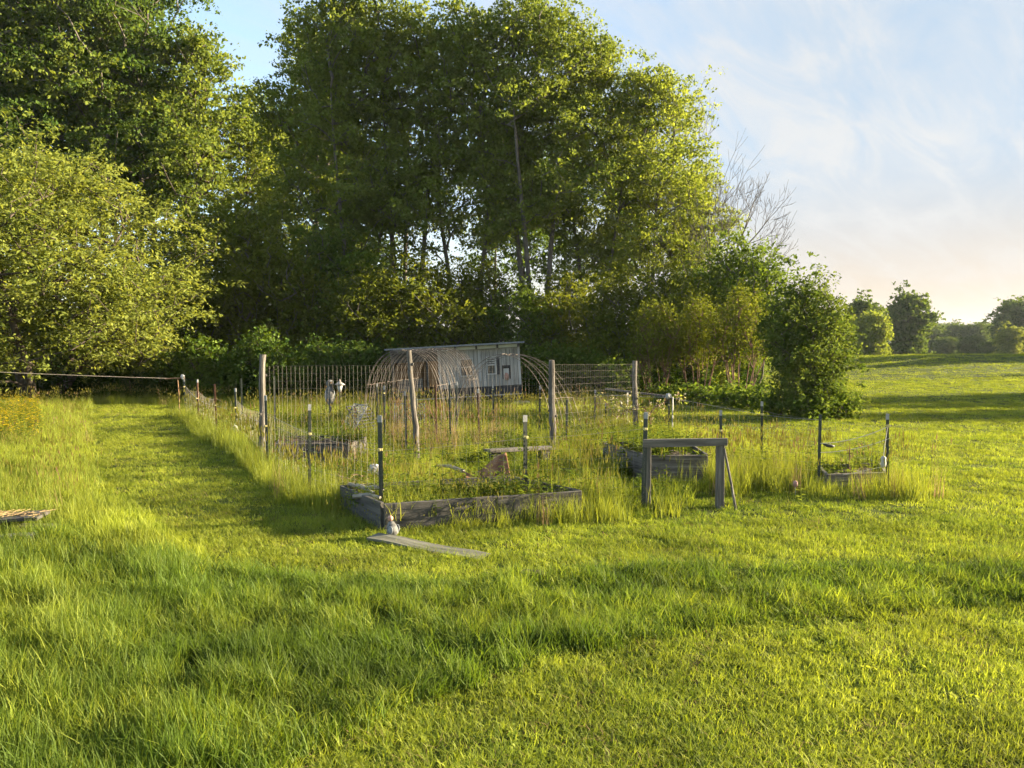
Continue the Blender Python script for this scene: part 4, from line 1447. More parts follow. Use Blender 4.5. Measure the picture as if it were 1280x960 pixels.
# ------------------------------------------------------------------ trailer coop
def coop():
    D = 29.0
    pl, pr = A(493, 500, D), A(653, 500, D)
    Wd = pr.x - pl.x
    H0, H1 = .60, 2.03                      # floor and eave heights
    root = thing('trailer_coop', 'weathered grey boarded coop on a trailer chassis at the edge of the woods', 'shed', ((pl.x + pr.x) / 2, D, gz(pr.x, D) + .04), R(0))
    root.rotation_euler = (0, R(-3.2), R(3))
    x0, x1 = -Wd / 2, Wd / 2
    xb = x0 + 1.75                          # where the boarded wall begins
    dep = 2.1
    # vertical boards of the front wall with window openings left out
    wins = [(xb + .82, xb + 1.30, 1.04, 1.68), (xb + 1.83, xb + 2.17, 1.06, 1.70)]
    vent = (xb + 2.43, xb + 2.67, .84, 1.36)
    mb = MB()
    x = xb
    rr = random.Random(3)
    while x < x1 - .02:
        bw = min(.145 + rr.uniform(-.01, .02), x1 - x)
        spans = [(H0, H1)]
        for a, b, z0, z1 in wins + [vent]:
            if x + bw * .5 > a and x + bw * .5 < b:
                spans = [(H0, z0), (z1, H1)]
        for z0, z1 in spans:
            mb.box((x + bw / 2, rr.uniform(-.004, .004), (z0 + z1) / 2), (bw - .012, .022, z1 - z0 - rr.uniform(0, .01)))
        x += bw
    wall = mb.build('front_wall', M['siding'], root)
    MB().box(((xb + x1) / 2, .035, (H0 + H1) / 2 - .02), (x1 - xb - .02, .02, H1 - H0 - .1)).build('wall_backing', M['black'], root)
    mb = MB()
    k = 0
    y = .03
    while y < dep:
        mb.box((x1, y + .07, (H0 + H1) / 2), (.022, .13, H1 - H0)); y += .143
    mb.build('side_wall', M['siding'], root)
    mb = MB(); y = .03
    while y < dep:
        mb.box((x0, y + .07, (H0 + H1) / 2), (.022, .13, H1 - H0)); y += .143
    mb.build('side_wall', M['siding'], root)
    MB().box(((x0 + x1) / 2, dep, (H0 + H1) / 2), (Wd, .025, H1 - H0)).build('back_wall', M['siding'], root)
    MB().box(((x0 + x1) / 2, dep / 2, H0 - .04), (Wd - .03, dep - .03, .05)).build('deck', M['wood_dark'], root)
    # corner trims
    MB().box((x1 - .035, -.026, (H0 + H1) / 2), (.075, .025, H1 - H0)).build('corner_trim', M['siding_pale'], root, bevel=.004)
    MB().box((xb + .04, -.026, (H0 + H1) / 2), (.08, .025, H1 - H0)).build('corner_trim', M['siding_pale'], root, bevel=.004)
    MB().box((xb + .74, -.024, (H0 + H1) / 2 + .1), (.06, .02, H1 - H0 - .25)).build('batten', M['siding_pale'], root)
    MB().box((xb + 1.56, -.024, (H0 + H1) / 2 + .1), (.07, .02, H1 - H0 - .22)).build('batten', M['siding_pale'], root)
    for a, b, z0, z1 in wins:
        fr = MB(); t = .045
        fr.box((a, -.03, (z0 + z1) / 2), (t, .03, z1 - z0 + t)).box((b, -.03, (z0 + z1) / 2), (t, .03, z1 - z0 + t))
        fr.box(((a + b) / 2, -.032, z0), (b - a - t, .03, t)).box(((a + b) / 2, -.032, z1), (b - a - t, .03, t))
        fr.box(((a + b) / 2, -.02, z0 + (z1 - z0) * .52), (b - a - t, .02, .025))
        f = fr.build('window', M['siding_pale'], root)
        MB().box(((a + b) / 2, .006, (z0 + z1) / 2), (b - a, .012, z1 - z0)).build('pane', M['glass'], f)
        if a > xb + 1.5:
            sl = MB()
            for q in range(4):
                sl.box(((a + b) / 2, -.012, z1 - .06 - q * .075), (b - a - .05, .012, .035))
            sl.build('blind', M['siding_pale'], f)
            MB().box((b + .085, -.045, (z0 + z1) / 2 - .03), (.11, .025, z1 - z0)).build('shutter', M['black'], f)
    a, b, z0, z1 = vent
    vb = MB(); vb.box(((a + b) / 2, -.03, (z0 + z1) / 2 - .06), (b - a - .03, .05, z1 - z0 - .12)); v = vb.build('nest_box', M['siding_pale'], root, bevel=.005)
    MB().box(((a + b) / 2, -.05, z1 - .03), (b - a + .06, .10, .055)).build('lid', M['black'], v)
    rg = MB(); rg.lump(((a + b) / 2, -.07, z0 + .10), .09, 8, .25, (.9, .4, 1.5), 6); rg.build('feed_bag', M['pink'], v, smooth=True)
    # open bay at the left
    MB().box(((x0 + xb) / 2, .02, H1 - .18), (xb - x0 - .03, .025, .36)).build('bay_header', M['wood_dark'], root)
    MB().box(((x0 + xb) / 2, 1.0, (H0 + H1) / 2 - .05), (xb - x0 - .04, .02, H1 - H0 - .15)).build('bay_back', M['inner_brown'], root)
    for xx in (x0 + .03, (x0 + xb) / 2 - .2, (x0 + xb) / 2 + .45):
        MB().box((xx, .03, (H0 + H1) / 2 - .16), (.07, .06, H1 - H0 - .34)).build('bay_post', M['wood_dark'], root)
    MB().box(((x0 + xb) / 2 - .2, .04, H0 + .22), (.9, .02, .45)).build('bay_panel', M['wood_board'], root)
    MB().box(((x0 + xb) / 2 + .63, .05, H0 + .62), (.32, .025, 1.05)).build('bay_door', M['inner_brown'], root, bevel=.004)
    # clerestory between rafters, roof
    raf = MB(); cl = MB()
    nr = 6
    for i in range(nr + 1):
        xx = x0 + .04 + (Wd - .08) * i / nr
        MB().box((xx, dep / 2 - .16, H1 + .075), (.06, dep + .45, .13)).build('rafter', M['wood_dark'], root)
        if i < nr:
            xn = x0 + .04 + (Wd - .08) * (i + 1) / nr
            if xx > xb - .6:
                cl.box(((xx + xn) / 2, -.02, H1 + .065), (xn - xx - .07, .02, .12))
    cl.build('clerestory', M['clerestory'], root)
    rf = MB(); rf.box((0, dep / 2 - .18, H1 + .175), (Wd + .36, dep + .55, .03)); rf.box((0, -.455, H1 + .17), (Wd + .36, .03, .06))
    rf.build('roof', M['net_grey'], root)
    # chassis skirt
    MB().box(((xb + x1) / 2, -.03, H0 - .17), (x1 - xb, .03, .32)).build('skirt', M['black'], root)
    MB().box((.0, -.05, H0 - .345), (Wd, .05, .035)).build('rail', M['siding_pale'], root)
    MB().box((x1 - .65, -.01, H0 - .46), (1.3, .02, .19)).build('lower_skirt', M['black'], root)
    MB().box((0, .45, H0 - .25), (Wd, .10, .12)).build('chassis_beam', M['black'], root)
    MB().box((0, 1.6, H0 - .25), (Wd, .10, .12)).build('chassis_beam', M['black'], root)
    for yy in (.12, 1.85):
        for xx in (.55,):
            t = [(.19, -.08), (.29, -.08), (.32, -.05), (.32, .05), (.29, .08), (.19, .08)]
            wh = MB().lathe(t, 22).build('wheel', M['rubber'], root, (xx, yy, .30), (PI / 2, 0, 0), smooth=False)
            MB().lathe([(.185, -.06), (.185, .03), (.09, .055), (.04, .085)], 18).build('rim', M['siding_pale'], wh)
    MB().tube([(xb - .1, .6, H0 - .1), (xb - .1, .6, .0)], .04, 8).build('jack_leg', M['post_rust'], root)


coop()
for i, (px, py, s) in enumerate([(644, 505, .10), (650, 504, .12), (658, 504, .11)]):
    p = P(px, py)
    mb = MB(); mb.lump((0, 0, s * .3), s, 8, .08, (1.4, 1, .7), i + 20)
    tag(mb.build('white_stone', M['white'], None, (p.x, p.y, gz(p.x, p.y)), smooth=True),
        ['white stone nearest the coop wheel, first of three', 'middle white stone of three under the coop corner', 'outermost white stone of three past the coop corner'][i], 'stone', 'white stones by the coop')


# ------------------------------------------------------------------ grass and weeds (one object per kind; tufts repeated over surveyed spots)
def blade(base, d, L, w, bend, segs=3):
    """curved grass blade: returns verts, faces"""
    d = Vector(d).normalized()
    side = Vector((-d.y, d.x, 0)).normalized() if abs(d.x) + abs(d.y) > 1e-4 else Vector((1, 0, 0))
    vs, fs = [], []
    for i in range(segs + 1):
        u = i / segs
        p = Vector(base) + Vector((d.x, d.y, 0)) * (bend * L * u ** 2) + Vector((0, 0, L * (u - .28 * bend * u * u)))
        ww = w * (1 - u ** 1.6) * .5
        if i < segs:
            vs += [p - side * ww, p + side * ww]
        else:
            vs.append(p)
    for i in range(segs - 1):
        a = i * 2
        fs.append((a, a + 1, a + 3, a + 2))
    a = (segs - 1) * 2
    fs.append((a, a + 1, a + 2))
    return vs, fs


class Tuft:
    def __init__(self):
        self.v = []; self.f = []; self.m = []

    def add(self, vs, fs, m=0):
        o = len(self.v)
        self.v += [tuple(p) for p in vs]
        self.f += [tuple(i + o for i in f) for f in fs]
        self.m += [m] * len(fs)


def tuft(seed, n, rad, lo, hi, w, bend=(.15, .7), segs=3, heads=0, head_m=1, clump=1.0):
    rr = random.Random(seed)
    t = Tuft()
    for i in range(n):
        a = rr.uniform(0, 2 * PI); q = rad * rr.random() ** .5 * clump
        b = (q * math.cos(a), q * math.sin(a), -.01)
        a2 = rr.uniform(0, 2 * PI)
        L = rr.uniform(lo, hi)
        t.add(*blade(b, (math.cos(a2), math.sin(a2), 0), L, w * rr.uniform(.7, 1.3), rr.uniform(*bend), segs), 0)
    for i in range(heads):
        a = rr.uniform(0, 2 * PI); q = rad * rr.random() ** .5
        L = hi * rr.uniform(1.0, 1.35)
        b = Vector((q * math.cos(a), q * math.sin(a), 0))
        a2 = rr.uniform(0, 2 * PI); be = rr.uniform(.02, .18) * L
        tp = b + Vector((math.cos(a2) * be, math.sin(a2) * be, L))
        t.add(*blade(b, (math.cos(a2), math.sin(a2), 0), L, w * .5, be / L, 2), 0)
        hl = L * .16
        for s in (0, PI / 2, PI / 4 * 3):
            u = Vector((math.cos(s), math.sin(s), 0)) * w * 1.1
            t.add([tp, tp + u + Vector((0, 0, hl * .4)), tp + Vector((0, 0, hl)), tp - u + Vector((0, 0, hl * .4))], [(0, 1, 2, 3)], head_m)
    return t


def leafy_weed(seed, nst, h, leaf, mat=0, rad=.12, flower=None):
    rr = random.Random(seed)
    t = Tuft()
    for s in range(nst):
        a = rr.uniform(0, 6.28); q = rad * rr.random()
        b = Vector((q * math.cos(a), q * math.sin(a), 0))
        H = h * rr.uniform(.6, 1.05); lx, ly = rr.gauss(0, .10) * H, rr.gauss(0, .10) * H
        t.add(*blade(b, (lx, ly + 1e-3, 0), H, leaf * .12, math.hypot(lx, ly) / H, 3), mat)
        nl = int(H / (leaf * .30)) + 3
        for k in range(nl):
            u = .12 + .88 * k / nl
            p = b + Vector((lx * u * u, ly * u * u, H * u))
            aa = k * 2.4 + rr.random()
            L = leaf * (1.1 - .65 * u) * rr.uniform(.7, 1.2)
            o = Vector((math.cos(aa), math.sin(aa), rr.uniform(.05, .7))).normalized()
            sd = Vector((-math.sin(aa), math.cos(aa), rr.uniform(-.3, .3))) * L * .17
            t.add([p, p + o * L * .5 + sd, p + o * L + Vector((0, 0, -L * .2)), p + o * L * .5 - sd], [(0, 1, 2, 3)], mat)
        if flower is not None:
            tp = b + Vector((lx, ly, H))
            for k in range(3):
                c = tp + Vector((rr.gauss(0, .05), rr.gauss(0, .05), rr.uniform(-.1, .05)))
                for m_ in range(5):
                    a1 = m_ * 1.257; a2 = a1 + .9
                    t.add([c, c + Vector((math.cos(a1), math.sin(a1), .2)) * .028, c + Vector((math.cos(a2), math.sin(a2), .2)) * .028], [(0, 1, 2)], flower)
    return t


def rosette(seed, n, L):
    rr = random.Random(seed)
    t = Tuft()
    for i in range(n):
        a = i * 2.4 + rr.random() * .5
        l = L * rr.uniform(.6, 1.1)
        o = Vector((math.cos(a), math.sin(a), rr.uniform(.1, .9))).normalized()
        sd = Vector((-math.sin(a), math.cos(a), rr.uniform(-.2, .2))) * l * .22
        b = Vector((rr.gauss(0, .03), rr.gauss(0, .03), 0))
        t.add([b, b + o * l * .6 + sd, b + o * l + Vector((0, 0, -l * .18)), b + o * l * .6 - sd], [(0, 1, 2, 3)])
    return t


def scatter(name, label, templates, pts, kinds, rotz, scl, tints, mats, tilt=None, kind='stuff'):
    """one object: its mesh holds the tuft shapes and the spots; geometry nodes set a tuft on every spot"""
    V, polys, idx, mi, tid = [], [], [], [], []
    off = 0
    for k, t in enumerate(templates):
        V.append(np.array(t.v, float)); tid += [k] * len(t.v)
        for f, m in zip(t.f, t.m):
            polys.append(len(f)); idx += [i + off for i in f]; mi.append(m)
        off += len(t.v)
    n = len(pts)
    V = np.concatenate(V + [pts])
    me = np_mesh(name, V, np.array(polys), np.array(idx), mats, mat_idx=mi)
    nt_ = off

    def attr(nm, typ, vals, key='value'):
        a = me.attributes.new(nm, typ, 'POINT')
        a.data.foreach_set(key, np.ascontiguousarray(vals).ravel())
    attr('tid', 'INT', np.concatenate([np.array(tid), np.full(n, -1)]).astype(np.int32))
    attr('pk', 'INT', np.concatenate([np.full(nt_, -1), kinds]).astype(np.int32))
    rot = np.zeros((nt_ + n, 3), np.float32); rot[nt_:, 2] = rotz
    if tilt is not None:
        rot[nt_:, :2] = tilt
    attr('rot', 'FLOAT_VECTOR', rot, 'vector')
    sc = np.ones((nt_ + n, 3), np.float32); sc[nt_:] = scl
    attr('scl', 'FLOAT_VECTOR', sc, 'vector')
    attr('tint', 'FLOAT', np.concatenate([np.full(nt_, .5), np.clip(tints, 0, 1)]).astype(np.float32))
    o = bpy.data.objects.new(name, me); COL.objects.link(o)
    tag(o, label, None, None, kind)
    ng = bpy.data.node_groups.new(name, 'GeometryNodeTree')
    ng.interface.new_socket('Geometry', in_out='INPUT', socket_type='NodeSocketGeometry')
    ng.interface.new_socket('Geometry', in_out='OUTPUT', socket_type='NodeSocketGeometry')
    gi = ng.nodes.new('NodeGroupInput'); go = ng.nodes.new('NodeGroupOutput')
    jn = ng.nodes.new('GeometryNodeJoinGeometry')

    def named(nm, typ):
        x = ng.nodes.new('GeometryNodeInputNamedAttribute'); x.data_type = typ; x.inputs[0].default_value = nm
        return [s for s in x.outputs if s.enabled and s.name == 'Attribute'][0]
    e2r = ng.nodes.new('FunctionNodeEulerToRotation')
    ng.links.new(named('rot', 'FLOAT_VECTOR'), e2r.inputs[0])
    scs = named('scl', 'FLOAT_VECTOR')

    def pick(nm, k):
        c = ng.nodes.new('FunctionNodeCompare'); c.data_type = 'INT'; c.operation = 'EQUAL'
        ins = [s for s in c.inputs if s.enabled]
        ng.links.new(named(nm, 'INT'), ins[0]); ins[1].default_value = k
        s = ng.nodes.new('GeometryNodeSeparateGeometry'); s.domain = 'POINT'
        ng.links.new(gi.outputs[0], s.inputs[0]); ng.links.new(c.outputs[0], s.inputs[1])
        return s.outputs[0]
    for k in range(len(templates)):
        ip = ng.nodes.new('GeometryNodeInstanceOnPoints')
        ng.links.new(pick('pk', k), ip.inputs['Points'])
        ng.links.new(pick('tid', k), ip.inputs['Instance'])
        ng.links.new(e2r.outputs[0], ip.inputs['Rotation'])
        ng.links.new(scs, ip.inputs['Scale'])
        ng.links.new(ip.outputs[0], jn.inputs[0])
    ng.links.new(jn.outputs[0], go.inputs[0])
    md = o.modifiers.new('tufts', 'NODES'); md.node_group = ng
    return o


def spots(bands, rng, margin=3.0, slope=.70):
    out = []
    for y0, y1, den in bands:
        xm = slope * y1 + margin
        n = int((y1 - y0) * 2 * xm * den)
        x = rng.uniform(-xm, xm, n); y = rng.uniform(y0, y1, n)
        ok = np.abs(x) < slope * y + margin
        out.append(np.stack([x[ok], y[ok]], axis=1))
    return np.concatenate(out)


def to_px(x, y):
    u = 640 + F * x / y
    v = 430 + F * CAM_H / y
    return u, v


def in_poly(x, y, poly):
    inside = np.zeros(len(x), bool)
    n = len(poly)
    for i in range(n):
        x0, y0 = poly[i]; x1, y1 = poly[(i + 1) % n]
        c = ((y0 > y) != (y1 > y)) & (x < (x1 - x0) * (y - y0) / (y1 - y0 + 1e-12) + x0)
        inside ^= c
    return inside


def dist_line(x, y, line):
    d = np.full(len(x), 1e9)
    for (x0, y0), (x1, y1) in zip(line[:-1], line[1:]):
        L2 = (x1 - x0) ** 2 + (y1 - y0) ** 2
        t = np.clip(((x - x0) * (x1 - x0) + (y - y0) * (y1 - y0)) / L2, 0, 1)
        d = np.minimum(d, np.hypot(x - x0 - t * (x1 - x0), y - y0 - t * (y1 - y0)))
    return d


LEFT_LINE = [xy(TP[k]) for k in ('corner', 'l2', 'l3')] + [pa, xy(TP['f1']), xy(TP['f2'])]
FRONT_LINE = [xy(TP['f2']), xy(TP['f3']), xy(TP['g1']), xy(TP['g2']), xy(TP['r2']), xy(TP['r3'])]
RIGHT_LINE = [xy(TP['r3']), xy(TP['r1']), xy(TP['b1']), xy(TP['b2'])]
GARDEN = LEFT_LINE + FRONT_LINE[1:] + RIGHT_LINE[1:] + [(.5, 23.5), (-3, 24.5), (-7, 25)]
COOP_BOX = [(-4.7, 27.2), (.7, 27.2), (.6, 31.5), (-4.7, 31.5)]
BED_POLYS = [b[0] for b in BEDS]


def smooth(a, b, v):
    t = np.clip((v - a) / (b - a), 0, 1)
    return t * t * (3 - 2 * t)


def lawn_height(x, y):
    """mown or uncut: height of the grass at a spot"""
    u, v = to_px(x, y)
    nz = fbm(x * 1.1, y * 1.1, 21)
    v = v + (nz - .5) * 30; u = u + (fbm(x * .9, y * .9, 23) - .5) * 60
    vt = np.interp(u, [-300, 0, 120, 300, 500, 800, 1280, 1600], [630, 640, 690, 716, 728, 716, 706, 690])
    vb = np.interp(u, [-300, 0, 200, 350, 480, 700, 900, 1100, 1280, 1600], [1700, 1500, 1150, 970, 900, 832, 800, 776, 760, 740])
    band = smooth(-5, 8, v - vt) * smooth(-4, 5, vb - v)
    hb = np.interp(u, [-200, 150, 450, 800, 1280], [.235, .215, .165, .135, .12])
    ue = np.interp(v, [495, 520, 545, 600, 660, 705], [75, 85, 98, 118, 200, 270])
    left = smooth(-10, 25, ue - u) * smooth(495, 510, v)
    h = .058 + .018 * nz
    h = np.maximum(h, band * hb * (.55 + .9 * fbm(x * 2.2, y * 2.2, 31)))
    h = np.maximum(h, left * .22 * (.6 + .8 * fbm(x * 1.6, y * 1.6, 33)))
    return h, band


rng = np.random.default_rng(77)
# ---- lawn
pts = spots([(3.2, 5, 420), (5, 7, 320), (7, 10, 200), (10, 14, 105), (14, 20, 58), (20, 30, 30), (30, 45, 12), (45, 70, 5), (70, 125, 2.2)], rng)
x, y = pts[:, 0], pts[:, 1]
woods = (y > 31.5) & (x < np.interp(y, [31, 36, 45, 60, 130], [10, 12, 15, 19, 38]))
keep = ~woods & ~in_poly(x, y, COOP_BOX)
for b in BED_POLYS:
    keep &= ~in_poly(x, y, b)
inside = in_poly(x, y, GARDEN)
keep &= ~(inside & (rng.random(len(x)) < .45))
trk = np.abs(y - (90 + 10 * (x - 38) / 62)) < 1.3
keep &= ~(trk & (x > 37))
keep &= ~((vnoise(x * 6, y * 6, 91) > .74) & (y < 16) & (lawn_height(x, y)[0] > .12))
x, y, inside = x[keep], y[keep], inside[keep]
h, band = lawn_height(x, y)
h = np.where(inside, .13, h)
# longer fringe round the garden fences
fr = np.minimum(dist_line(x, y, LEFT_LINE), np.minimum(dist_line(x, y, FRONT_LINE), dist_line(x, y, RIGHT_LINE)))
h = np.maximum(h, .20 * np.exp(-(fr / .35) ** 2))
clumpy = fbm(x * 3.5, y * 3.5, 41)
h = np.where(h > .11, h * (.45 + 1.12 * clumpy), h * (.80 + .4 * clumpy))
nn = len(x)
far = np.interp(y, [5, 12, 25, 45, 90], [1.0, 1.25, 1.9, 3.2, 5.0])
tall_k = h > .095
kinds = np.where(tall_k, 3 + rng.integers(0, 3, nn), rng.integers(0, 3, nn))
ros = (rng.random(nn) < .035) & (y < 22)
kinds = np.where(ros, 6, kinds)
kinds = np.where((rng.random(nn) < .05) & (y < 30) & ~ros, 7, kinds)
straw = kinds == 7
clov = (fbm(x * .8, y * .8, 59) > .60) & (rng.random(nn) < .22) & (y < 18) & ~tall_k
kinds = np.where(clov, 6, kinds); ros = ros | clov
zs_ = np.where(tall_k, h / .2 * (.55 + .75 * rng.random(nn)), h / .07 * (.75 + .5 * rng.random(nn))) * np.interp(y, [10, 40, 90], [1, 1.15, 1.6])
sxy = far * (.85 + .4 * rng.random(nn))
zs_ = np.where(ros, .40 + .4 * rng.random(nn), zs_); sxy = np.where(ros, .40 + .45 * rng.random(nn), sxy)
tn = .42 + .5 * (fbm(x * .45, y * .45, 51) - .5) + .30 * (fbm(x * 2.6, y * 2.6, 53) - .5) + rng.normal(size=nn) * .22 - .20 * band - .26 * band * smooth(.40, .60, fbm(x * .5, y * 1.3, 57)) + .12 * (y > 15) + .10 * (band < .1)  # band terms darken the tint, standing in for shade in the taller grass
P3 = np.stack([x, y, ground_z(x, y)], axis=1)
lawn_t = [tuft(1, 34, .10, .035, .085, .0058, (.2, 1.1), 2), tuft(2, 34, .10, .04, .08, .006, (.2, 1.2), 2), tuft(3, 30, .11, .03, .095, .0055, (.1, 1.0), 2),
          tuft(4, 30, .11, .10, .22, .0075, (.1, .75), 3), tuft(5, 28, .11, .09, .24, .0075, (.15, .9), 3), tuft(6, 26, .12, .12, .23, .007, (.05, .6), 3),
          rosette(7, 9, .11), tuft(8, 14, .12, .04, .09, .0045, (.5, 1.6), 2)]
lawn_t[7].m = [2] * len(lawn_t[7].m)
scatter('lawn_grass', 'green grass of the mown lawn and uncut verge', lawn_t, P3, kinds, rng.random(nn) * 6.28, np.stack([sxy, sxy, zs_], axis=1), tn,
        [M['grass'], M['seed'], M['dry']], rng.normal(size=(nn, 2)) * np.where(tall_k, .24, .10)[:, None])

# ---- tall grass: fence lines, garden, before the coop, left verge
pts = spots([(8.5, 14, 60), (14, 20, 42), (20, 32, 26)], rng, 2.0)
x, y = pts[:, 0], pts[:, 1]
inside = in_poly(x, y, GARDEN)
dl = dist_line(x, y, LEFT_LINE); dfr = dist_line(x, y, FRONT_LINE); drt = dist_line(x, y, RIGHT_LINE)
line = np.minimum(dl, np.minimum(dfr, drt))
behind = in_poly(x, y, [(-8, 24), (2.5, 20.5), (4.2, 23), (2.6, 27.5), (-5, 28), (-9, 27)])
edge = (y > 29) & (x < 9)
lefttall = (to_px(x, y)[0] < 110) & (y > 9)
n1 = fbm(x * 1.3, y * 1.3, 61)
prob = np.zeros(len(x))
prob = np.where(inside, .40 * (n1 > .42), prob)
prob = np.where(line < .40, .95, prob)
prob = np.where((line < .75) & (dfr < .75), np.maximum(prob, .75), prob)
prob = np.where(behind, np.maximum(prob, .85), prob)
prob = np.where(edge, np.maximum(prob, .7), prob)
prob = np.where(lefttall, np.maximum(prob, .30), prob)
keep = (rng.random(len(x)) < prob) & ~in_poly(x, y, COOP_BOX)
for b in BED_POLYS:
    keep &= ~in_poly(x, y, b)
vv_ = to_px(x, y)
for a_, b_, lo_, hi_ in ((338, 440, 568, 612), (765, 888, 598, 632), (1030, 1106, 607, 622), (600, 692, 574, 600), (565, 655, 598, 632)):
    keep &= ~((vv_[0] > a_) & (vv_[0] < b_) & (vv_[1] > lo_) & (vv_[1] < hi_) & (rng.random(len(x)) < .93))
# keep the gateway a little clearer
gate = (np.abs(x - (g1.x + g2.x) / 2) < .78) & (np.abs(y - g1.y + .2) < 1.3)
keep &= ~(gate & (rng.random(len(x)) < .85))
x, y = x[keep], y[keep]; inside = inside[keep]; behind = behind[keep]; dfr = dfr[keep]; lefttall = lefttall[keep]; edge = edge[keep]
nn = len(x)
hh_ = .42 * (.55 + .9 * fbm(x * 1.7, y * 1.7, 63))
hh_ = np.where(inside & (dfr > .75), hh_ * .88, hh_)
hh_ = np.where(behind, hh_ * .80, hh_)
hh_ = np.where(edge, hh_ * .75, hh_)
uu_ = to_px(x, y)[0]
hh_ = np.where((dfr < .75) & (uu_ < 740), hh_ * np.interp(uu_, [430, 500, 590, 640, 730], [.30, .30, .42, .72, .85]), hh_)
hh_ = np.where(dfr < .7, hh_ * .98, hh_)
hh_ = np.where(lefttall, hh_ * .75, hh_)
dryzone = in_poly(x, y, [plan(480, 575), plan(640, 565), plan(630, 545), plan(480, 548)])
kinds = rng.integers(0, 3, nn)
kinds = np.where((dryzone & (rng.random(nn) < .75)) | (rng.random(nn) < .03), 3, kinds)
sxy = np.interp(y, [9, 14, 25], [.95, 1.15, 1.6]) * (.8 + .4 * rng.random(nn))
tn = .45 + .5 * (fbm(x * .6, y * .6, 65) - .5) + rng.normal(size=nn) * .16
P3 = np.stack([x, y, ground_z(x, y)], axis=1)
tall_t = [tuft(11, 24, .13, .22, .52, .0075, (.1, .6), 4, 1, 1), tuft(12, 26, .12, .2, .48, .0075, (.1, .8), 4, 1, 1), tuft(13, 20, .12, .25, .55, .007, (.05, .5), 4, 4, 1),
          tuft(14, 16, .12, .3, .6, .007, (.02, .3), 3, 5, 1)]
t = tall_t[3]; t.m = [2] * len(t.m)
scatter('tall_grass', 'uncut tall seeding grass along the fences and inside the garden', tall_t, P3, kinds, rng.random(nn) * 6.28, np.stack([sxy, sxy, hh_ / .42], axis=1), tn,
        [M['tall_grass'], M['seed'], M['dry']], rng.normal(size=(nn, 2)) * .10)

# ---- leafy weeds in the garden, also on the bed soil
pts = spots([(9, 14, 26), (14, 22, 18), (22, 27, 8)], rng, 0)
x, y = pts[:, 0], pts[:, 1]
inside = in_poly(x, y, GARDEN)
n1 = fbm(x * .9 + 4, y * .9, 71)
keep = inside & (rng.random(len(x)) < np.clip((n1 - .26) * 2.6, .10, 1))
z = np.zeros(len(x))
for poly, sz in BEDS:
    ib = in_poly(x, y, poly)
    z = np.where(ib, sz, z)
    keep |= ib & (rng.random(len(x)) < .7)
vv_ = to_px(x, y)
for a_, b_, lo_, hi_ in ((338, 440, 574, 612), (765, 888, 604, 632), (1030, 1106, 612, 622), (600, 692, 580, 600), (565, 655, 600, 632)):
    keep &= ~((vv_[0] > a_) & (vv_[0] < b_) & (vv_[1] > lo_) & (vv_[1] < hi_) & (rng.random(len(x)) < .8))
x, y, z = x[keep], y[keep], z[keep]
nn = len(x)
kinds = rng.integers(0, 4, nn)
s_ = .55 + .75 * rng.random(nn)
tn = .5 + .5 * (fbm(x, y, 73) - .5) + rng.normal(size=nn) * .18
scatter('garden_weeds', 'leafy green weeds overgrowing the garden and beds', [leafy_weed(1, 4, .42, .13), leafy_weed(2, 3, .55, .15), leafy_weed(3, 6, .28, .11), rosette(9, 12, .2)],
        np.stack([x, y, z], axis=1), kinds, rng.random(nn) * 6.28, np.stack([s_, s_, s_], axis=1), tn, [M['weed']], rng.normal(size=(nn, 2)) * .1)

# grass growing inside the near bed
poly = BEDS[0][0]
pts = np.array([(rng.uniform(-2.8, 1.2), rng.uniform(9, 12)) for _ in range(3000)])
ok = in_poly(pts[:, 0], pts[:, 1], poly)
pts = pts[ok][:170]
nn = len(pts)
s_ = .8 + .4 * rng.random(nn)
scatter('bed_grass', 'long grass growing inside the near raised bed', tall_t[:3], np.stack([pts[:, 0], pts[:, 1], np.full(nn, .14)], axis=1), rng.integers(0, 3, nn), rng.random(nn) * 6.28,
        np.stack([s_, s_, s_ * np.interp(to_px(pts[:, 0], pts[:, 1])[0], [440, 500, 580, 720], [.45, .75, .5, .42])], axis=1), rng.random(nn), [M['tall_grass'], M['seed'], M['dry']], rng.normal(size=(nn, 2)) * .12)

# a few single tall leafy weeds one can tell apart
for px, yb, yt, lab in ((764, 607, 559, 'upright leafy weed left of the right raised bed'), (442, 590, 548, 'leafy green weed right of the left raised bed'),
                        (598, 560, 520, 'tall bright leafy weed before the coop'), (1003, 640, 600, 'leafy weed in front of the rope opening'),
                        (700, 610, 572, 'leafy weed right of the plank bench')):
    p = P(px, yb); hh = height_at(px, yt, p)
    t = leafy_weed(int(px), 2, hh, .13, 0, .04)
    n4 = len(t.v)
    V = np.array(t.v); me = np_mesh('leafy_weed', V, np.array([len(f) for f in t.f]), np.array([i for f in t.f for i in f]), [M['shrub_leafy'] if 'shrub_leafy' in M else M['maple_bright']],
                                   tint=np.full(n4, .5) + RNG.normal(size=n4) * .1)
    o = bpy.data.objects.new('leafy_weed', me); COL.objects.link(o); o.location = (p.x, p.y, gz(p.x, p.y))
    tag(o, lab, 'weed', 'tall single weeds')

# yellow flowers at the left edge of the path
pts = np.array([(A(rng.uniform(-120, 48), 500, yy).x, yy) for yy in rng.uniform(17, 27, 420)])
nn = len(pts)
s_ = .8 + .5 * rng.random(nn)
scatter('yellow_wildflowers', 'yellow flowering wild plants at the left edge of the path', [leafy_weed(31, 3, .55, .10, 0, .1, 1), leafy_weed(32, 4, .5, .10, 0, .1, 1)],
        np.stack([pts[:, 0], pts[:, 1], np.zeros(nn)], axis=1), rng.integers(0, 2, nn), rng.random(nn) * 6.28, np.stack([s_, s_, s_], axis=1), rng.random(nn), [M['weed'], M['yellow']],
        rng.normal(size=(nn, 2)) * .08)

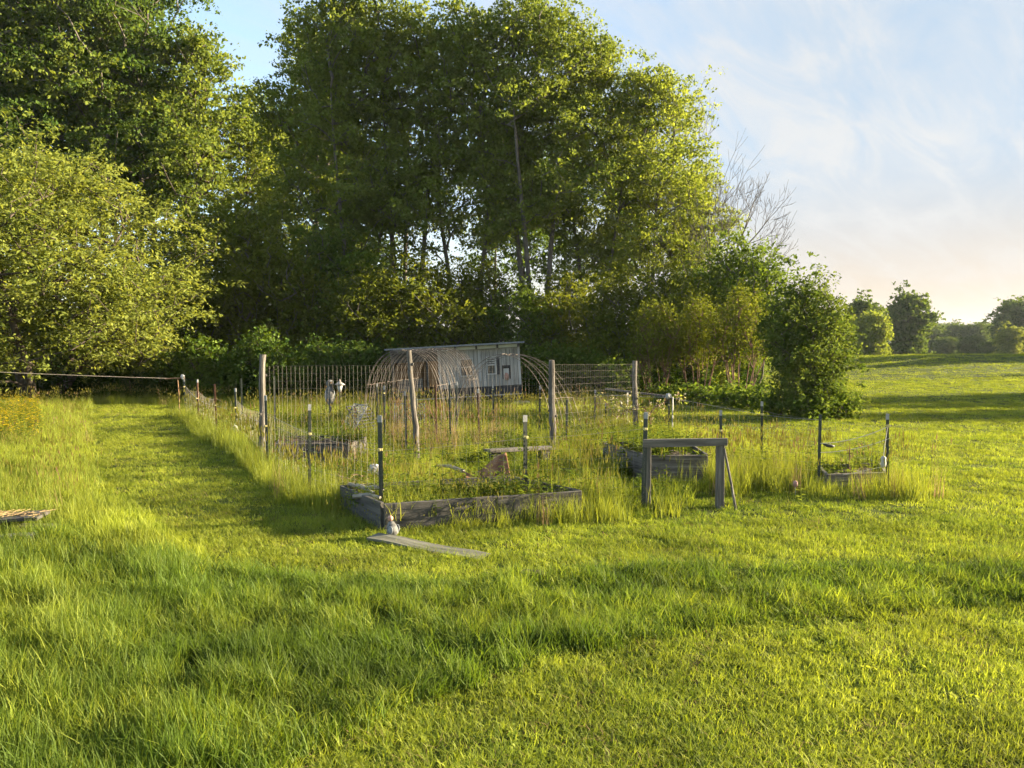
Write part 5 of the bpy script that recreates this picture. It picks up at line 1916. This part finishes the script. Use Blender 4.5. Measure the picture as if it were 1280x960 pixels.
# woodland floor
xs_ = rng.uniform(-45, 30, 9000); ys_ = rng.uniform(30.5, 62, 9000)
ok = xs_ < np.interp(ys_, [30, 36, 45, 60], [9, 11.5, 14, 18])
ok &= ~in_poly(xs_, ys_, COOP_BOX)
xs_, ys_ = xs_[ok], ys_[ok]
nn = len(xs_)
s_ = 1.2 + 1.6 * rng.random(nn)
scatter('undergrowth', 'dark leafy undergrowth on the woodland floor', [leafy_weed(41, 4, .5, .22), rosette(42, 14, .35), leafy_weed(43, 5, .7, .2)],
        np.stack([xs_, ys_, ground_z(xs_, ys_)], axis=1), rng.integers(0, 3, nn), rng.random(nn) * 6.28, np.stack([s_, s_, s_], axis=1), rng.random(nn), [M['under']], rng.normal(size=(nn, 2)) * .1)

# ------------------------------------------------------------------ air
hm, hnt, hout = new_mat('evening haze')
hv = N(hnt, 'ShaderNodeVolumePrincipled')
hv.inputs['Color'].default_value = (.80, .88, 1, 1)
hv.inputs['Density'].default_value = .00013
hv.inputs['Anisotropy'].default_value = .3
hnt.links.new(hv.outputs[0], hout.inputs['Volume'])
hz_ = MB().box((150, 670, 19), (1720, 1480, 46)).build('haze', hm)
tag(hz_, 'thin pale evening haze', None, None, 'stuff')

# ------------------------------------------------------------------ light
sd = bpy.data.lights.new('sun', 'SUN')
sd.energy = 5.0
sd.angle = R(.6)
sd.color = (1.0, .84, .575)
so = bpy.data.objects.new('sun', sd); COL.objects.link(so)
so.rotation_euler = (-SUN_DIR).to_track_quat('-Z', 'Y').to_euler()

wd = bpy.data.worlds.new('World')
scene.world = wd
wd.use_nodes = True
nt = wd.node_tree
nt.nodes.clear()
wo = N(nt, 'ShaderNodeOutputWorld'); bg = N(nt, 'ShaderNodeBackground')
sky = N(nt, 'ShaderNodeTexSky', sky_type='NISHITA')
sky.sun_disc = False
sky.sun_elevation = SUN_EL
sky.sun_rotation = SUN_AZ
sky.air_density = 1.0; sky.dust_density = .6; sky.ozone_density = 1.5
tc = N(nt, 'ShaderNodeTexCoord')
sep = N(nt, 'ShaderNodeSeparateXYZ'); nt.links.new(tc.outputs['Generated'], sep.inputs[0])
mx_ = N(nt, 'ShaderNodeMath', operation='MAXIMUM'); mx_.inputs[1].default_value = 0; nt.links.new(sep.outputs[2], mx_.inputs[0])
ad = N(nt, 'ShaderNodeMath', operation='ADD'); ad.inputs[1].default_value = .12; nt.links.new(mx_.outputs[0], ad.inputs[0])
dv_ = N(nt, 'ShaderNodeVectorMath', operation='DIVIDE')
cb = N(nt, 'ShaderNodeCombineXYZ')
for i in range(3):
    nt.links.new(ad.outputs[0], cb.inputs[i])
nt.links.new(tc.outputs['Generated'], dv_.inputs[0]); nt.links.new(cb.outputs[0], dv_.inputs[1])
mr = N(nt, 'ShaderNodeMapping'); mr.inputs['Rotation'].default_value = (0, 0, R(-52))
nt.links.new(dv_.outputs[0], mr.inputs[0])
mp = N(nt, 'ShaderNodeMapping'); mp.inputs['Scale'].default_value = (.6, 2.2, 1)
nt.links.new(mr.outputs[0], mp.inputs[0])
cn = N(nt, 'ShaderNodeTexNoise'); cn.inputs['Scale'].default_value = 2.1; cn.inputs['Detail'].default_value = 9; cn.inputs['Roughness'].default_value = .62
cn.inputs['Distortion'].default_value = .55
nt.links.new(mp.outputs[0], cn.inputs['Vector'])
cr = ramp(nt, [(.36, (0, 0, 0)), (.50, (.4, .4, .4)), (.64, (1, 1, 1))])
nt.links.new(cn.outputs['Fac'], cr.inputs[0])
dt = N(nt, 'ShaderNodeVectorMath', operation='DOT_PRODUCT'); dt.inputs[1].default_value = SUN_DIR
nt.links.new(tc.outputs['Generated'], dt.inputs[0])


def sky_mix(fac, a_, colour):
    m_ = N(nt, 'ShaderNodeMix', data_type='RGBA')
    nt.links.new(fac, m_.inputs[0]); nt.links.new(a_, m_.inputs[6]); m_.inputs[7].default_value = (*colour, 1)
    return m_.outputs[2]


def mrange(src, a0, a1, b0, b1):
    m_ = N(nt, 'ShaderNodeMapRange', interpolation_type='SMOOTHSTEP')
    for i_, v_ in enumerate((a0, a1, b0, b1)):
        m_.inputs[i_ + 1].default_value = v_
    nt.links.new(src, m_.inputs[0])
    return m_.outputs[0]


def mul(a_, b_):
    m_ = N(nt, 'ShaderNodeMath', operation='MULTIPLY'); nt.links.new(a_, m_.inputs[0]); nt.links.new(b_, m_.inputs[1])
    return m_.outputs[0]


# thin high veil thickening towards the sun, warm air low down, then cirrus
c1 = sky_mix(mrange(dt.outputs['Value'], -.15, .60, .28, .99), sky.outputs[0], (1.00, 1.26, 1.56))
c2 = sky_mix(mul(mrange(sep.outputs[2], .02, .25, 1, 0), mrange(dt.outputs['Value'], -.1, .55, .35, 1.0)), c1, (1.57, 1.32, 1.05))
c3 = sky_mix(mul(mul(cr.outputs[0], mrange(sep.outputs[2], .02, .22, .25, 1)), mrange(dt.outputs['Value'], -.15, .45, .15, .85)), c2, (1.56, 1.57, 1.57))
nt.links.new(c3, bg.inputs[0])
bg.inputs[1].default_value = .085
nt.links.new(bg.outputs[0], wo.inputs[0])

# ------------------------------------------------------------------ render settings
scene.view_settings.view_transform = 'Standard'
scene.view_settings.look = 'None'
scene.view_settings.gamma = 1
scene.view_settings.exposure = 2.68
scene.render.engine = 'CYCLES'
cy = scene.cycles
cy.max_bounces = 5; cy.diffuse_bounces = 2; cy.glossy_bounces = 2; cy.transmission_bounces = 4; cy.transparent_max_bounces = 4
cy.sample_clamp_indirect = 6
cy.use_adaptive_sampling = True
cy.adaptive_threshold = .02
cy.use_denoising = True
scene.render.film_transparent = False
